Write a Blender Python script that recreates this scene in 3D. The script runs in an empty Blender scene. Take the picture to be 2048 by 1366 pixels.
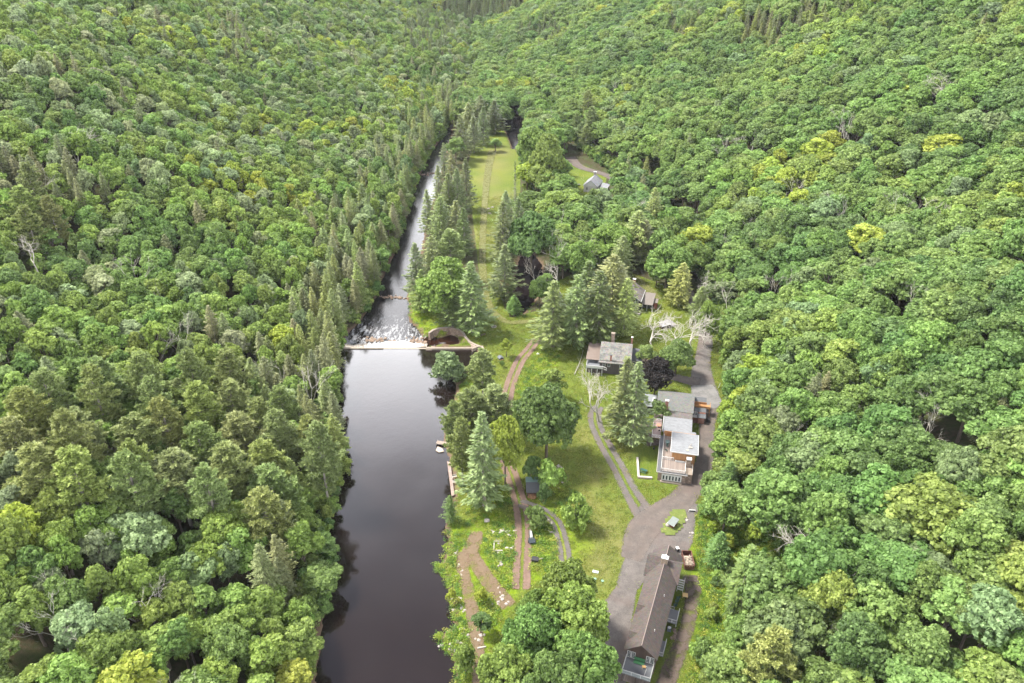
import bpy, math, random
import numpy as np
from math import radians as R, sin, cos, pi
random.seed(7); rng = np.random.default_rng(7)
S = bpy.context.scene
COL = S.collection
# ------------------------------------------------------------------ camera, sky, sun, exposure
CH = 145.0
cd = bpy.data.cameras.new("camera"); cam = bpy.data.objects.new("camera", cd); COL.objects.link(cam)
cam.location = (0, 0, CH); cam.rotation_euler = (R(60), 0, 0)
cd.sensor_width = 36; cd.lens = 1500 / 2048 * 36; cd.clip_end = 6000; cd.clip_start = 1
S.camera = cam
SUN_EL, SUN_AZ = 58, -72           # azimuth measured from +Y towards +X
W = bpy.data.worlds.new("World"); S.world = W; W.use_nodes = True
wn, wl = W.node_tree.nodes, W.node_tree.links
wn.clear()
wout = wn.new("ShaderNodeOutputWorld"); bg = wn.new("ShaderNodeBackground"); bg.inputs[1].default_value = 0.1
sky = wn.new("ShaderNodeTexSky"); sky.sky_type = 'NISHITA'; sky.sun_disc = False
sky.sun_elevation = R(SUN_EL); sky.sun_rotation = R(SUN_AZ)
tc = wn.new("ShaderNodeTexCoord")
mp = wn.new("ShaderNodeMapping"); mp.inputs['Scale'].default_value = (1.0, 1.0, 2.2); mp.inputs['Location'].default_value = (3.1, 0.4, 0.2)
cn = wn.new("ShaderNodeTexNoise"); cn.inputs['Scale'].default_value = 2.6; cn.inputs['Detail'].default_value = 5; cn.inputs['Roughness'].default_value = .55
wl.new(tc.outputs['Generated'], mp.inputs[0]); wl.new(mp.outputs[0], cn.inputs[0])
sx = wn.new("ShaderNodeSeparateXYZ"); wl.new(tc.outputs['Generated'], sx.inputs[0])
# cloud deck: bright bank low in the north, heavier grey cloud overhead
ramp = wn.new("ShaderNodeValToRGB"); e = ramp.color_ramp.elements
e[0].position = 0.0; e[0].color = (.75, .77, .8, 1); e[1].position = 1.0; e[1].color = (.16, .16, .18, 1)
for p, c in ((.30, (.85, .86, .88, 1)), (.50, (.9, .9, .92, 1)), (.59, (.60, .60, .64, 1)), (.68, (.24, .24, .27, 1)), (.78, (.06, .055, .07, 1))):
    q = e.new(p); q.color = c
wl.new(sx.outputs[2], ramp.inputs[0])
nr = wn.new("ShaderNodeMapRange"); nr.inputs[1].default_value = .3; nr.inputs[2].default_value = .7; nr.inputs[3].default_value = .45; nr.inputs[4].default_value = 1.6
wl.new(cn.outputs[0], nr.inputs[0])
mul = wn.new("ShaderNodeVectorMath"); mul.operation = 'SCALE'
wl.new(ramp.outputs[0], mul.inputs[0])
mm = wn.new("ShaderNodeMath"); mm.operation = 'MULTIPLY'; mm.inputs[1].default_value = 34.0
wl.new(nr.outputs[0], mm.inputs[0]); wl.new(mm.outputs[0], mul.inputs['Scale'])
# the brightest part of the cloud bank, low over the head of the valley
dt = wn.new("ShaderNodeVectorMath"); dt.operation = 'DOT_PRODUCT'; dt.inputs[1].default_value = (-.13, .93, .35)
wl.new(tc.outputs['Generated'], dt.inputs[0])
br = wn.new("ShaderNodeMapRange"); br.interpolation_type = 'SMOOTHSTEP'; br.inputs[1].default_value = .945; br.inputs[2].default_value = .974; br.inputs[3].default_value = 1.; br.inputs[4].default_value = 1.7
wl.new(dt.outputs['Value'], br.inputs[0])
m3 = wn.new("ShaderNodeMath"); m3.operation = 'MULTIPLY'; wl.new(mm.outputs[0], m3.inputs[0]); wl.new(br.outputs[0], m3.inputs[1]); wl.new(m3.outputs[0], mul.inputs['Scale'])
mx = wn.new("ShaderNodeMix"); mx.data_type = 'RGBA'; mx.inputs[0].default_value = .8
wl.new(sky.outputs[0], mx.inputs[6]); wl.new(mul.outputs[0], mx.inputs[7])
wl.new(mx.outputs[2], bg.inputs[0]); wl.new(bg.outputs[0], wout.inputs[0])
sd = bpy.data.lights.new("sun", 'SUN'); sd.energy = 5.7; sd.angle = R(12); sd.color = (1, .95, .86)
so = bpy.data.objects.new("sun", sd); COL.objects.link(so)
so.rotation_euler = (R(90 - SUN_EL), 0, R(180 - SUN_AZ))
S.view_settings.view_transform = 'Standard'; S.view_settings.look = 'None'; S.view_settings.gamma = 1
S.view_settings.exposure = 1.02
S.cycles.max_bounces = 6; S.cycles.diffuse_bounces = 3; S.cycles.glossy_bounces = 2; S.cycles.transparent_max_bounces = 8
S.cycles.use_denoising = True

# ------------------------------------------------------------------ helpers
C30, S30 = cos(R(30)), .5
def at(px, py, z=0.0):
    """the point at height z that the photograph shows at pixel px, py"""
    dx, dy = px - 1024, 683 - py
    vy = 1500 * C30 + dy * S30; vz = -1500 * S30 + dy * C30
    t = (z - CH) / vz
    return np.array((dx * t, vy * t, z))
def proj(x, y, z):
    zz = z - CH; d = y * C30 - zz * S30; u = y * S30 + zz * C30
    return 1024 + 1500 * x / d, 683 - 1500 * u / d, d
def tag(o, label=None, cat=None, group=None, kind=None):
    if label: o["label"] = label
    if cat: o["category"] = cat
    if group: o["group"] = group
    if kind: o["kind"] = kind
    return o
def empty(name, loc, rz=0, label=None, cat=None, group=None):
    o = bpy.data.objects.new(name, None); COL.objects.link(o); o.location = loc; o.rotation_euler = (0, 0, rz)
    o.empty_display_size = .3
    return tag(o, label, cat, group)
def link(name, me, parent=None):
    o = bpy.data.objects.new(name, me); COL.objects.link(o)
    if parent: o.parent = parent
    return o
def fastmesh(name, V, F, mats, k=4, mi=None, attrs=None, smooth=False):
    me = bpy.data.meshes.new(name); V = np.asarray(V, dtype=np.float32); F = np.asarray(F, dtype=np.int32)
    me.vertices.add(len(V)); me.vertices.foreach_set("co", V.ravel())
    me.loops.add(F.size); me.loops.foreach_set("vertex_index", F.ravel())
    me.polygons.add(len(F)); me.polygons.foreach_set("loop_start", np.arange(0, F.size, k, dtype=np.int32))
    for m in mats: me.materials.append(m)
    if mi is not None: me.polygons.foreach_set("material_index", np.asarray(mi, dtype=np.int32))
    for n, dom, typ, dat in (attrs or []):
        a = me.attributes.new(n, typ, dom)
        a.data.foreach_set("vector" if typ == 'FLOAT_VECTOR' else "value", np.asarray(dat, dtype=np.int32 if typ == 'INT' else np.float32).ravel())
    me.update(calc_edges=True)
    if smooth: me.polygons.foreach_set("use_smooth", np.ones(len(F), dtype=bool))
    return me

class MB:
    """collects simple solids, built as one mesh object"""
    def __init__(s): s.v = []; s.f = []
    def add(s, vs, fs):
        n = len(s.v); s.v += [tuple(map(float, q)) for q in vs]; s.f += [tuple(i + n for i in f) for f in fs]; return s
    def box(s, x0, x1, y0, y1, z0, z1):
        return s.add([(x0, y0, z0), (x1, y0, z0), (x1, y1, z0), (x0, y1, z0), (x0, y0, z1), (x1, y0, z1), (x1, y1, z1), (x0, y1, z1)],
                     [(3, 2, 1, 0), (4, 5, 6, 7), (0, 1, 5, 4), (1, 2, 6, 5), (2, 3, 7, 6), (3, 0, 4, 7)])
    def prism(s, top, h):
        """a slab: the polygon top (3-D points, seen from above) and its copy h below"""
        n = len(top); return s.add(list(top) + [(p[0], p[1], p[2] - h) for p in top],
            [tuple(range(n)), tuple(range(2 * n - 1, n - 1, -1))] + [(i, i + n, (i + 1) % n + n, (i + 1) % n) for i in range(n)])
    def wall(s, pts, ax, t):
        """vertical polygon pts thickened by t along axis ax (0 x, 1 y)"""
        n = len(pts); q = [tuple(p[i] + (t if i == ax else 0) for i in range(3)) for p in pts]
        return s.add(list(pts) + q, [tuple(range(n)), tuple(range(2 * n - 1, n - 1, -1))] + [(i, i + n, (i + 1) % n + n, (i + 1) % n) for i in range(n)])
    def tube(s, p, q, r0, r1=None, n=6):
        r1 = r0 if r1 is None else r1
        p, q = np.array(p, float), np.array(q, float); d = q - p; d /= (np.linalg.norm(d) + 1e-9)
        a = np.cross(d, (0, 0, 1) if abs(d[2]) < .9 else (1, 0, 0)); a /= np.linalg.norm(a); b = np.cross(d, a)
        vs = [p + r0 * (cos(2 * pi * i / n) * a + sin(2 * pi * i / n) * b) for i in range(n)] + [q + r1 * (cos(2 * pi * i / n) * a + sin(2 * pi * i / n) * b) for i in range(n)]
        return s.add(vs, [(i, (i + 1) % n, (i + 1) % n + n, i + n) for i in range(n)] + [tuple(range(n - 1, -1, -1)), tuple(range(n, 2 * n))])
    def blob(s, c, r, sc=(1, 1, 1), seed=0, jit=.25):
        rr = random.Random(seed); vs = []; ph = []
        rows, cols = 5, 8
        for i in range(1, rows):
            for j in range(cols):
                t = pi * i / rows; k = r * (1 + rr.uniform(-jit, jit)); a = 2 * pi * j / cols
                vs.append((c[0] + k * sc[0] * sin(t) * cos(a), c[1] + k * sc[1] * sin(t) * sin(a), c[2] + k * sc[2] * cos(t)))
        vs.append((c[0], c[1], c[2] + r * sc[2])); vs.append((c[0], c[1], c[2] - r * sc[2]))
        fs = []; nt = len(vs) - 2
        for j in range(cols):
            fs.append((nt, j, (j + 1) % cols)); b = (rows - 2) * cols; fs.append((nt + 1, b + (j + 1) % cols, b + j))
            for i in range(rows - 2): fs.append((i * cols + j, (i + 1) * cols + j, (i + 1) * cols + (j + 1) % cols, i * cols + (j + 1) % cols))
        return s.add(vs, fs)
    def mesh(s, name, m, smooth=False):
        me = bpy.data.meshes.new(name); me.from_pydata(s.v, [], s.f); me.materials.append(m)
        if smooth: me.polygons.foreach_set("use_smooth", np.ones(len(me.polygons), dtype=bool))
        me.update(); return me
    def build(s, name, m, parent=None, bevel=0, smooth=False):
        o = link(name, s.mesh(name, m, smooth), parent)
        if bevel:
            b = o.modifiers.new("bevel", 'BEVEL'); b.width = bevel; b.segments = 2; b.limit_method = 'ANGLE'
        return o

# ------------------------------------------------------------------ materials
class NT:
    def __init__(s, name):
        s.m = bpy.data.materials.new(name); s.m.use_nodes = True; s.t = s.m.node_tree; s.t.nodes.clear()
        s.out = s.n("ShaderNodeOutputMaterial")
    def n(s, t, ins=None, **kw):
        q = s.t.nodes.new(t)
        for k, v in kw.items(): setattr(q, k, v)
        for k, v in (ins or {}).items():
            if isinstance(v, bpy.types.NodeSocket): s.t.links.new(v, q.inputs[k])
            else: q.inputs[k].default_value = v
        return q
    def mix(s, f, a, b, bt='MIX'):
        q = s.n("ShaderNodeMix", data_type='RGBA', blend_type=bt)
        for i, v in ((0, f), (6, a), (7, b)):
            if isinstance(v, bpy.types.NodeSocket): s.t.links.new(v, q.inputs[i])
            else: q.inputs[i].default_value = v if i == 0 else (*v, 1)
        return q.outputs[2]
    def noise(s, vec, scale, detail=3, rough=.6, typ='Fac'):
        return s.n("ShaderNodeTexNoise", {'Vector': vec, 'Scale': scale, 'Detail': detail, 'Roughness': rough}).outputs[0 if typ == 'Fac' else 1]
    def rng(s, v, a, b, c=0., d=1.):
        return s.n("ShaderNodeMapRange", {0: v, 1: a, 2: b, 3: c, 4: d}).outputs[0]
    def math(s, op, a, b=0., c=0.): return s.n("ShaderNodeMath", {0: a, 1: b, 2: c}, operation=op).outputs[0]
    def obj(s): return s.n("ShaderNodeTexCoord").outputs['Object']
    def geo(s): return s.n("ShaderNodeNewGeometry").outputs['Position']
    def attr(s, name, typ='GEOMETRY'): return s.n("ShaderNodeAttribute", attribute_name=name, attribute_type=typ)
    def bsdf(s, col, rough=.8, bump=None, bd=.1, bs=.5, **kw):
        ins = {'Base Color': col if isinstance(col, bpy.types.NodeSocket) else (*col, 1), 'Roughness': rough}; ins.update(kw)
        b = s.n("ShaderNodeBsdfPrincipled", ins)
        if bump is not None:
            bn = s.n("ShaderNodeBump", {'Height': bump, 'Distance': bd, 'Strength': bs}); s.t.links.new(bn.outputs[0], b.inputs['Normal'])
        return b
    def done(s, sh): s.t.links.new(sh.outputs[0] if hasattr(sh, 'outputs') else sh, s.out.inputs[0]); return s.m

MC = {}
def plain(name, col, var=.25, scale=3, rough=.75, stretch=(1, 1, 1), grain=None, metal=0):
    """a surface with its own blotches and streaks of colour"""
    if name in MC: return MC[name]
    t = NT(name); o = t.obj(); mpg = t.n("ShaderNodeMapping", {'Vector': o, 'Scale': stretch}).outputs[0]
    a = t.noise(mpg, scale, 5, .65); b = t.noise(mpg, scale * 6, 3, .6)
    f = t.rng(t.math('ADD', a, b), .7, 1.3)
    c0 = tuple(c * (1 - var) for c in col); c1 = tuple(min(.9, c * (1 + var)) for c in col)
    c = t.mix(f, c0, c1)
    if grain: c = t.mix(t.rng(t.noise(mpg, scale * .6, 4, .7), .55, .7, 0, .7), c, grain)
    MC[name] = t.done(t.bsdf(c, rough, b, .03, .4, Metallic=metal)); return MC[name]
def boards(name, col, pitch, ax, var=.35, rough=.8, gap=.35):
    """boarding: stripes of slightly different boards with dark joints; ax = axis across the boards"""
    if name in MC: return MC[name]
    t = NT(name); o = t.obj(); sp = t.n("ShaderNodeSeparateXYZ", {0: o})
    s = t.math('DIVIDE', sp.outputs[ax], pitch)
    if isinstance(ax, int) is False: pass
    idx = t.math('FLOOR', s); fr = t.math('FRACT', s)
    wn_ = t.n("ShaderNodeTexWhiteNoise", {'W': idx}, noise_dimensions='1D').outputs[0]
    j = t.math('GREATER_THAN', t.math('ABSOLUTE', t.math('SUBTRACT', fr, .5)), .44)
    n = t.noise(o, 3, 5, .7)
    c = t.mix(t.math('ADD', t.math('MULTIPLY', wn_, .6), t.math('MULTIPLY', n, .4)), tuple(k * (1 - var) for k in col), tuple(min(.85, k * (1 + var)) for k in col))
    c = t.mix(t.math('MULTIPLY', j, gap + .3), c, tuple(k * .25 for k in col))
    MC[name] = t.done(t.bsdf(c, rough, t.math('SUBTRACT', 1., j), .02, .5)); return MC[name]
def shingles(name, col, col2, stain=None, amt=.5):
    if name in MC: return MC[name]
    t = NT(name); o = t.obj()
    br = t.n("ShaderNodeTexBrick", {'Vector': o, 'Color1': (*col, 1), 'Color2': (*col2, 1), 'Mortar': (*[c * .55 for c in col], 1), 'Scale': 1.0, 'Mortar Size': .012, 'Brick Width': .5, 'Row Height': .22, 'Bias': 0.})
    c = br.outputs[0]
    n = t.noise(o, 1.1, 5, .7); c = t.mix(t.rng(n, .35, .7, 0, .35), c, tuple(k * .75 for k in col))
    vo = t.n("ShaderNodeTexVoronoi", {'Vector': o, 'Scale': 2.2}).outputs['Color']
    c = t.mix(.16, c, vo, 'OVERLAY')
    if stain: c = t.mix(t.rng(t.noise(o, .55, 6, .75), .46, .62, 0, amt), c, stain)
    MC[name] = t.done(t.bsdf(c, .85, br.outputs[1], .02, .5)); return MC[name]
def stone(name, col, scale=2.6, var=.5, mortar=.5):
    if name in MC: return MC[name]
    t = NT(name); o = t.obj()
    v = t.n("ShaderNodeTexVoronoi", {'Vector': o, 'Scale': scale}); d = t.n("ShaderNodeTexVoronoi", {'Vector': o, 'Scale': scale}, feature='DISTANCE_TO_EDGE').outputs[0]
    g = t.n("ShaderNodeSeparateColor", {0: v.outputs['Color']})
    c = t.mix(g.outputs[0], tuple(k * (1 - var) for k in col), tuple(min(.8, k * (1 + var)) for k in col))
    c = t.mix(t.math('MULTIPLY', g.outputs[1], .35), c, (.32, .2, .14))
    c = t.mix(t.math('LESS_THAN', d, .035), c, tuple(k * mortar for k in col))
    c = t.mix(t.rng(t.noise(o, 9, 4), .4, .7, 0, .3), c, tuple(k * .5 for k in col))
    MC[name] = t.done(t.bsdf(c, .9, d, .06, .8)); return MC[name]
def brick(name, col):
    if name in MC: return MC[name]
    t = NT(name); o = t.obj(); sp = t.n("ShaderNodeSeparateXYZ", {0: o}); cx = t.n("ShaderNodeCombineXYZ", {0: t.math('ADD', sp.outputs[0], sp.outputs[1]), 1: sp.outputs[2]}).outputs[0]
    b = t.n("ShaderNodeTexBrick", {'Vector': cx, 'Color1': (*col, 1), 'Color2': (*[k * .6 for k in col], 1), 'Mortar': (.3, .24, .2, 1), 'Scale': 1., 'Mortar Size': .012, 'Brick Width': .22, 'Row Height': .075})
    c = t.mix(t.rng(t.noise(o, 2.5, 5), .4, .7, 0, .5), b.outputs[0], tuple(k * .45 for k in col))
    MC[name] = t.done(t.bsdf(c, .9, b.outputs[1], .01, .5)); return MC[name]

M_white = plain('white_paint', (0.448, 0.448, 0.432), .1, 2, .5)
M_grey = plain('grey_deck', (0.128, 0.135, 0.146), .12, 2, .6)
M_glass = plain('window_glass', (.03, .04, .045), .3, 1, .12)
M_green = plain('green_metal', (.05, .16, .07), .2, 4, .4)
M_dkgreen = plain('dark_green_plastic', (.02, .07, .055), .25, 4, .5)
M_black = plain('black_metal', (.02, .02, .022), .3, 4, .45)
M_orange = boards('cedar_boards', (.31, .155, .06), .22, 0, .25)
M_tanwood = plain('pale_new_wood', (0.465, 0.285, 0.112), .15, 5, .6)
M_brown = boards('brown_boards', (.06, .036, .027), .3, 0, .45)
M_oldwood = boards('weathered_deck_boards', (0.188, 0.150, 0.128), .25, 0, .3)
M_dock = boards('dock_boards', (0.238, 0.189, 0.154), .3, 1, .3)
M_rust = plain('rusty_steel', (.12, .045, .03), .5, 2.5, .8, grain=(.05, .03, .03))
M_conc = plain('old_concrete', (0.210, 0.175, 0.140), .3, .8, .9, grain=(0.168, 0.119, 0.084))
M_stone = stone('field_stone', (0.200, 0.156, 0.124), 2.4)
M_stone2 = stone('rubble_stone', (0.208, 0.160, 0.124), 1.9)
M_paver = stone('red_pavers', (.22, .13, .11), 3.0, .3)
M_brick = brick('red_brick', (.30, .085, .055))
M_bark = plain('bark', (.10, .078, .06), .4, 4, .95, (1, 1, .25))
M_dead = plain('bleached_dead_wood', (.40, .375, .325), .3, 2, .9, (1, 1, .3))
M_rock = plain('pale_rock', (0.294, 0.266, 0.238), .35, 1.5, .9, grain=(0.140, 0.119, 0.098))
M_lhroof = shingles('brown_shingles', (0.055, 0.043, 0.038), (0.082, 0.065, 0.057))
M_groof = shingles('grey_shingles', (0.087, 0.090, 0.087), (0.118, 0.118, 0.115), (0.143, 0.143, 0.105), .4)
M_lroof = shingles('lichen_shingles', (0.137, 0.132, 0.116), (0.179, 0.172, 0.153), (0.058, 0.060, 0.060), .8)
M_dkroof = plain('dark_felt', (0.077, 0.081, 0.087), .2, 2, .85)
M_metal = plain('tan_metal_roof', (0.147, 0.115, 0.098), .08, 1, .55)
M_wroof = plain('white_membrane', (0.150, 0.156, 0.165), .35, .9, .75, (1, 3, 1), grain=(0.083, 0.091, 0.091))
M_teal = plain('teal_metal_roof', (0.112, 0.176, 0.160), .12, 2, .5)

def foliage(name, tr=.28, rough=1.):
    t = NT(name); a = t.attr("tint", 'INSTANCER'); v = t.attr("v").outputs['Fac']
    f = t.rng(v, 0, 1, .5, 1.5)
    c = t.n("ShaderNodeVectorMath", {0: a.outputs['Color'], 'Scale': f}, operation='SCALE').outputs[0]
    hs = t.n("ShaderNodeHueSaturation", {'Color': c, 'Hue': t.rng(v, 0, 1, .514, .496), 'Saturation': t.rng(v, 0, 1, 1.06, .96)}).outputs[0]
    d = t.n("ShaderNodeBsdfPrincipled", {'Base Color': hs, 'Roughness': .55, 'Specular IOR Level': .22})
    tl = t.n("ShaderNodeBsdfTranslucent", {'Color': t.n("ShaderNodeVectorMath", {0: hs, 'Scale': 1.7}, operation='SCALE').outputs[0]})
    mxs = t.n("ShaderNodeMixShader", {0: tr}); t.t.links.new(d.outputs[0], mxs.inputs[1]); t.t.links.new(tl.outputs[0], mxs.inputs[2])
    return t.done(mxs)
M_leaf = foliage('leaves', .33); M_needle = foliage('needles', .22)
M_twig = plain('lichened_twigs', (0.240, 0.220, 0.184), .2, 3, .95)

# ------------------------------------------------------------------ the land
LF = [(600,1500),(636,1366),(645,1250),(670,1150),(660,1050),(684,980),(691,900),(674,830),(680,760),(678,700),(724,640),(754,595),(765,560),(794,500),(816,430),(841,350),(866,300),(889,272),(903,230),(928,180),(942,120),(948,60)]
RF = [(1395,1500),(1398,1366),(1398,1250),(1400,1150),(1408,1080),(1420,1000),(1434,900),(1452,800),(1446,700),(1432,630),(1402,560),(1377,500),(1332,440),(1242,360),(1172,310),(1122,270),(1080,225),(1020,175),(972,115),(956,60)]
def foot(L):
    P = np.array([at(*p)[:2] for p in L]); i = np.argsort(P[:, 1]); return P[i, 1], P[i, 0]
LY, LX = foot(LF); RY, RX = foot(RF)
def XL(y): return np.interp(y, LY, LX)
def XR(y): return np.interp(y, RY, RX)
def land(x, y):
    x = np.asarray(x, float); y = np.asarray(y, float)
    dl = XL(y) - x; dr = x - XR(y)
    def rise(d, s, k): d = np.maximum(d, 0); return s * (d - k * (1 - np.exp(-d / k)))
    und = 4.5 * np.sin(x * .021 + 1.3 + .6 * np.sin(y * .011)) + 3.5 * np.sin(y * .027 + x * .012 + .5) + 1.8 * np.sin(x * .061 - y * .043)
    d = np.maximum(dl, dr)
    z = rise(dl, .40, 10) + rise(dr, .44, 12) + und * np.clip((d - 12) / 70, 0, 1)
    z = 190 * np.tanh(z / 190)
    z = z + np.maximum(0, y - 1060) * .33
    return z
def hit(px, py, up=0.):
    """where the ray through px, py meets the land raised by up"""
    dx, dy = px - 1024, 683 - py; d = np.array((dx, 1500 * C30 + dy * S30, -1500 * S30 + dy * C30)); d /= np.linalg.norm(d)
    t = np.arange(60, 2600, 1.0); P = d[None] * t[:, None]; P[:, 2] += CH
    k = np.argmax(P[:, 2] < land(P[:, 0], P[:, 1]) + up); p = P[k]; return p[0], p[1], float(land(p[0], p[1]))
def gz(x, y): return float(land(x, y))

ZP, ZR, ZS = -0.8, -3.2, -1.0
POND = [(540,1560),(636,1366),(645,1250),(670,1150),(660,1050),(684,980),(691,900),(674,830),(680,760),(678,697),(856,697),(900,697),(944,698),(953,706),(954,716),(942,730),(920,742),(908,760),(912,778),(905,800),(893,832),(886,868),(891,905),(899,930),(903,985),(899,1015),(888,1052),(892,1080),(886,1120),(864,1136),(868,1140),(884,1144),(893,1170),(903,1215),(905,1252),(886,1265),(868,1275),(884,1292),(904,1312),(912,1366),(960,1560)]
RIV = [(668,700),(724,640),(754,595),(765,560),(794,500),(816,430),(841,350),(866,300),(889,272),(897,255),(903,262),(896,285),(889,310),(880,350),(869,395),(852,440),(842,500),(824,560),(812,592),(818,618),(815,640),(836,662),(846,684),(850,700)]
POOL = [(848,676),(862,672),(880,676),(905,670),(918,677),(918,694),(852,694)]
SWAMP = [(1016,618),(1014,598),(1022,572),(1034,545),(1040,515),(1062,505),(1082,528),(1086,560),(1072,596),(1062,612),(1046,628),(1030,632)]
FARP = [(1000,235),(1012,262),(1020,282),(1026,299),(1048,299),(1060,280),(1052,235)]
def poly(L, z): return np.array([at(px, py, z)[:2] for px, py in L])
WAT = [(poly(POND, ZP), ZP, 3.0), (poly(RIV, ZR), ZR, 6.0), (poly(POOL, ZR + .3), ZR + .3, 2.5), (poly(SWAMP, ZS), ZS, 2.2), (poly(FARP, ZS), ZS, 2.5)]
def sdist(P, poly_):
    """signed distance to a polygon, negative inside"""
    a = poly_; b = np.roll(poly_, -1, 0); best = np.full(len(P), 1e9); ins = np.zeros(len(P), bool)
    for (x0, y0), (x1, y1) in zip(a, b):
        ex, ey = x1 - x0, y1 - y0; t = np.clip(((P[:, 0] - x0) * ex + (P[:, 1] - y0) * ey) / (ex * ex + ey * ey + 1e-9), 0, 1)
        best = np.minimum(best, np.hypot(P[:, 0] - x0 - t * ex, P[:, 1] - y0 - t * ey))
        c = ((y0 > P[:, 1]) != (y1 > P[:, 1])) & (P[:, 0] < ex * (P[:, 1] - y0) / (ey + 1e-12) + x0); ins ^= c
    return np.where(ins, -best, best)
def ground(x, y):
    """land with the river, the pond and the pools cut into it"""
    x = np.atleast_1d(np.asarray(x, float)); y = np.atleast_1d(np.asarray(y, float)); z = land(x, y)
    wob = .5 * np.sin(x * 1.1 + 2 * np.sin(y * .5)) * np.cos(y * .9)
    for pl, zw, w in WAT:
        m = (x > pl[:, 0].min() - 12) & (x < pl[:, 0].max() + 12) & (y > pl[:, 1].min() - 12) & (y < pl[:, 1].max() + 12)
        if not m.any(): continue
        P = np.stack([x[m], y[m]], 1); d = sdist(P, pl) + wob[m] * .8
        t = np.clip(d / w, 0, 1); t = t * t * (3 - 2 * t)
        out = zw + (z[m] - zw) * t
        ins = zw - np.clip(-d, 0, 1.6) * .8 - .06
        z[m] = np.minimum(z[m], np.where(d > 0, np.where(d < w, out, z[m]), ins))
    return z
def lines(fine0, fine1, step, lo, hi):
    f = list(np.arange(fine0, fine1 + .01, step)); a = []; s = step; v = fine0
    while v > lo: s = min(s * 1.12, 28); v -= s; a.append(v)
    b = []; s = step; v = fine1
    while v < hi: s = min(s * 1.12, 28); v += s; b.append(v)
    return np.array(a[::-1] + f + b)
gx = lines(-90, 95, .95, -1000, 1000); gy = lines(88, 620, 1.15, -150, 1750)
X, Y = np.meshgrid(gx, gy); xf, yf = X.ravel(), Y.ravel()
zf = ground(xf, yf); zf = zf + .07 * np.sin(xf * 1.7) * np.sin(yf * 1.3) * (zf > -.5)
nx, ny = len(gx), len(gy); I = np.arange(nx * ny).reshape(ny, nx)
F = np.stack([I[:-1, :-1].ravel(), I[:-1, 1:].ravel(), I[1:, 1:].ravel(), I[1:, :-1].ravel()], 1)
# what grows where: lawn 1 inside the valley clearing, rough weeds, dry straw, wood floor elsewhere
CLEAR = [[(905,1500),(900,1366),(870,1275),(864,1136),(885,1060),(893,1000),(890,880),(905,790),(950,735),(850,690),(838,655),(812,600),(830,560),(880,640),(960,560),(945,430),(935,330),(948,290),(985,262),(1012,260),(1030,300),(1042,320),(1040,395),(1008,430),(992,500),(1000,580),(1020,636),(1080,620),(1120,560),(1200,520),(1300,560),(1400,600),(1440,640),(1460,800),(1440,900),(1425,1000),(1410,1080),(1400,1150),(1398,1366),(1398,1500)],
         [(1125,345),(1140,318),(1215,352),(1200,400),(1150,405)], [(1320,430),(1375,470),(1350,490),(1325,470)]]
ROUGH = [[(900,1500),(868,1275),(864,1136),(886,1050),(930,1040),(1000,1020),(1025,1060),(1040,1180),(1000,1260),(990,1500)], [(1050,1030),(1100,1000),(1180,1060),(1190,1100),(1130,1150),(1060,1170)],
         [(1385,1040),(1430,1020),(1560,1060),(1580,1240),(1480,1300),(1400,1400),(1370,1400),(1385,1200)], [(1080,690),(1130,705),(1100,760),(1040,800),(1040,760)], [(820,560),(860,620),(905,660),(850,660),(815,620)]]
DRY = [(1215,1060,6),(1200,1130,5),(1175,1010,5),(1240,1090,4),(1190,950,4),(1000,395,9),(985,330,12),(1000,305,10),(970,470,7),(985,560,5),(880,1000,2),(905,975,3),(1250,890,3),(1120,1100,3),(975,360,9),(1020,760,3),(895,640,4),(1165,870,4)]
def mask(polys, w):
    m = np.zeros(len(xf)); P = np.stack([xf, yf], 1)
    for L in polys:
        d = sdist(P, poly(L, 0)); m = np.maximum(m, np.clip(.5 - d / w, 0, 1))
    return m
PP = (yf < 700) & (np.abs(xf) < 150)
mc = mask(CLEAR, 2.5); mr = mask(ROUGH, 4)
md = np.zeros(len(xf))
for px, py, r in DRY:
    p = at(px, py); md = np.maximum(md, np.exp(-((xf - p[0]) ** 2 + ((yf - p[1]) * .6) ** 2) / (r * r)))
wet = np.zeros(len(xf))
for pl, zw, w in WAT: wet = np.maximum(wet, ((zf < zw + .5) & (np.abs(sdist(np.stack([xf, yf], 1), pl)) < 6)).astype(float))
t = NT('ground'); P = t.geo()
a1 = t.noise(P, .12, 5, .6); a2 = t.noise(P, .9, 4, .7); a3 = t.noise(P, 5.5, 3, .7)
lawn = t.mix(t.rng(a1, .35, .65), (0.083, 0.125, 0.014), (0.126, 0.157, 0.019))
lawn = t.mix(t.rng(a2, .4, .75, 0, .45), lawn, (0.053, 0.098, 0.013))
lawn = t.mix(t.rng(t.noise(P, 2.3, 5, .8), .42, .56, 0, .75), lawn, (0.042, 0.085, 0.012))
lawn = t.mix(t.rng(a3, .45, .7, 0, .5), lawn, (0.181, 0.188, 0.045))
lawn = t.mix(t.rng(t.noise(P, .045, 3), .5, .62, 0, .35), lawn, (0.158, 0.174, 0.025))
mw = t.n("ShaderNodeTexWave", {'Vector': P, 'Scale': .30, 'Distortion': 3.5, 'Detail': 2.}, bands_direction='X').outputs[1]
lawn = t.mix(t.math('MULTIPLY', mw, .13), lawn, (0.188, 0.196, 0.040))
rgh = t.mix(t.rng(a2, .35, .65), (0.083, 0.140, 0.009), (0.166, 0.226, 0.014))
rgh = t.mix(t.rng(a3, .5, .7, 0, .6), rgh, (0.041, 0.086, 0.008))
rgh = t.mix(t.rng(t.noise(P, 2.2, 5, .8), .6, .7, 0, .8), rgh, (0.199, 0.172, 0.064))
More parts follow.
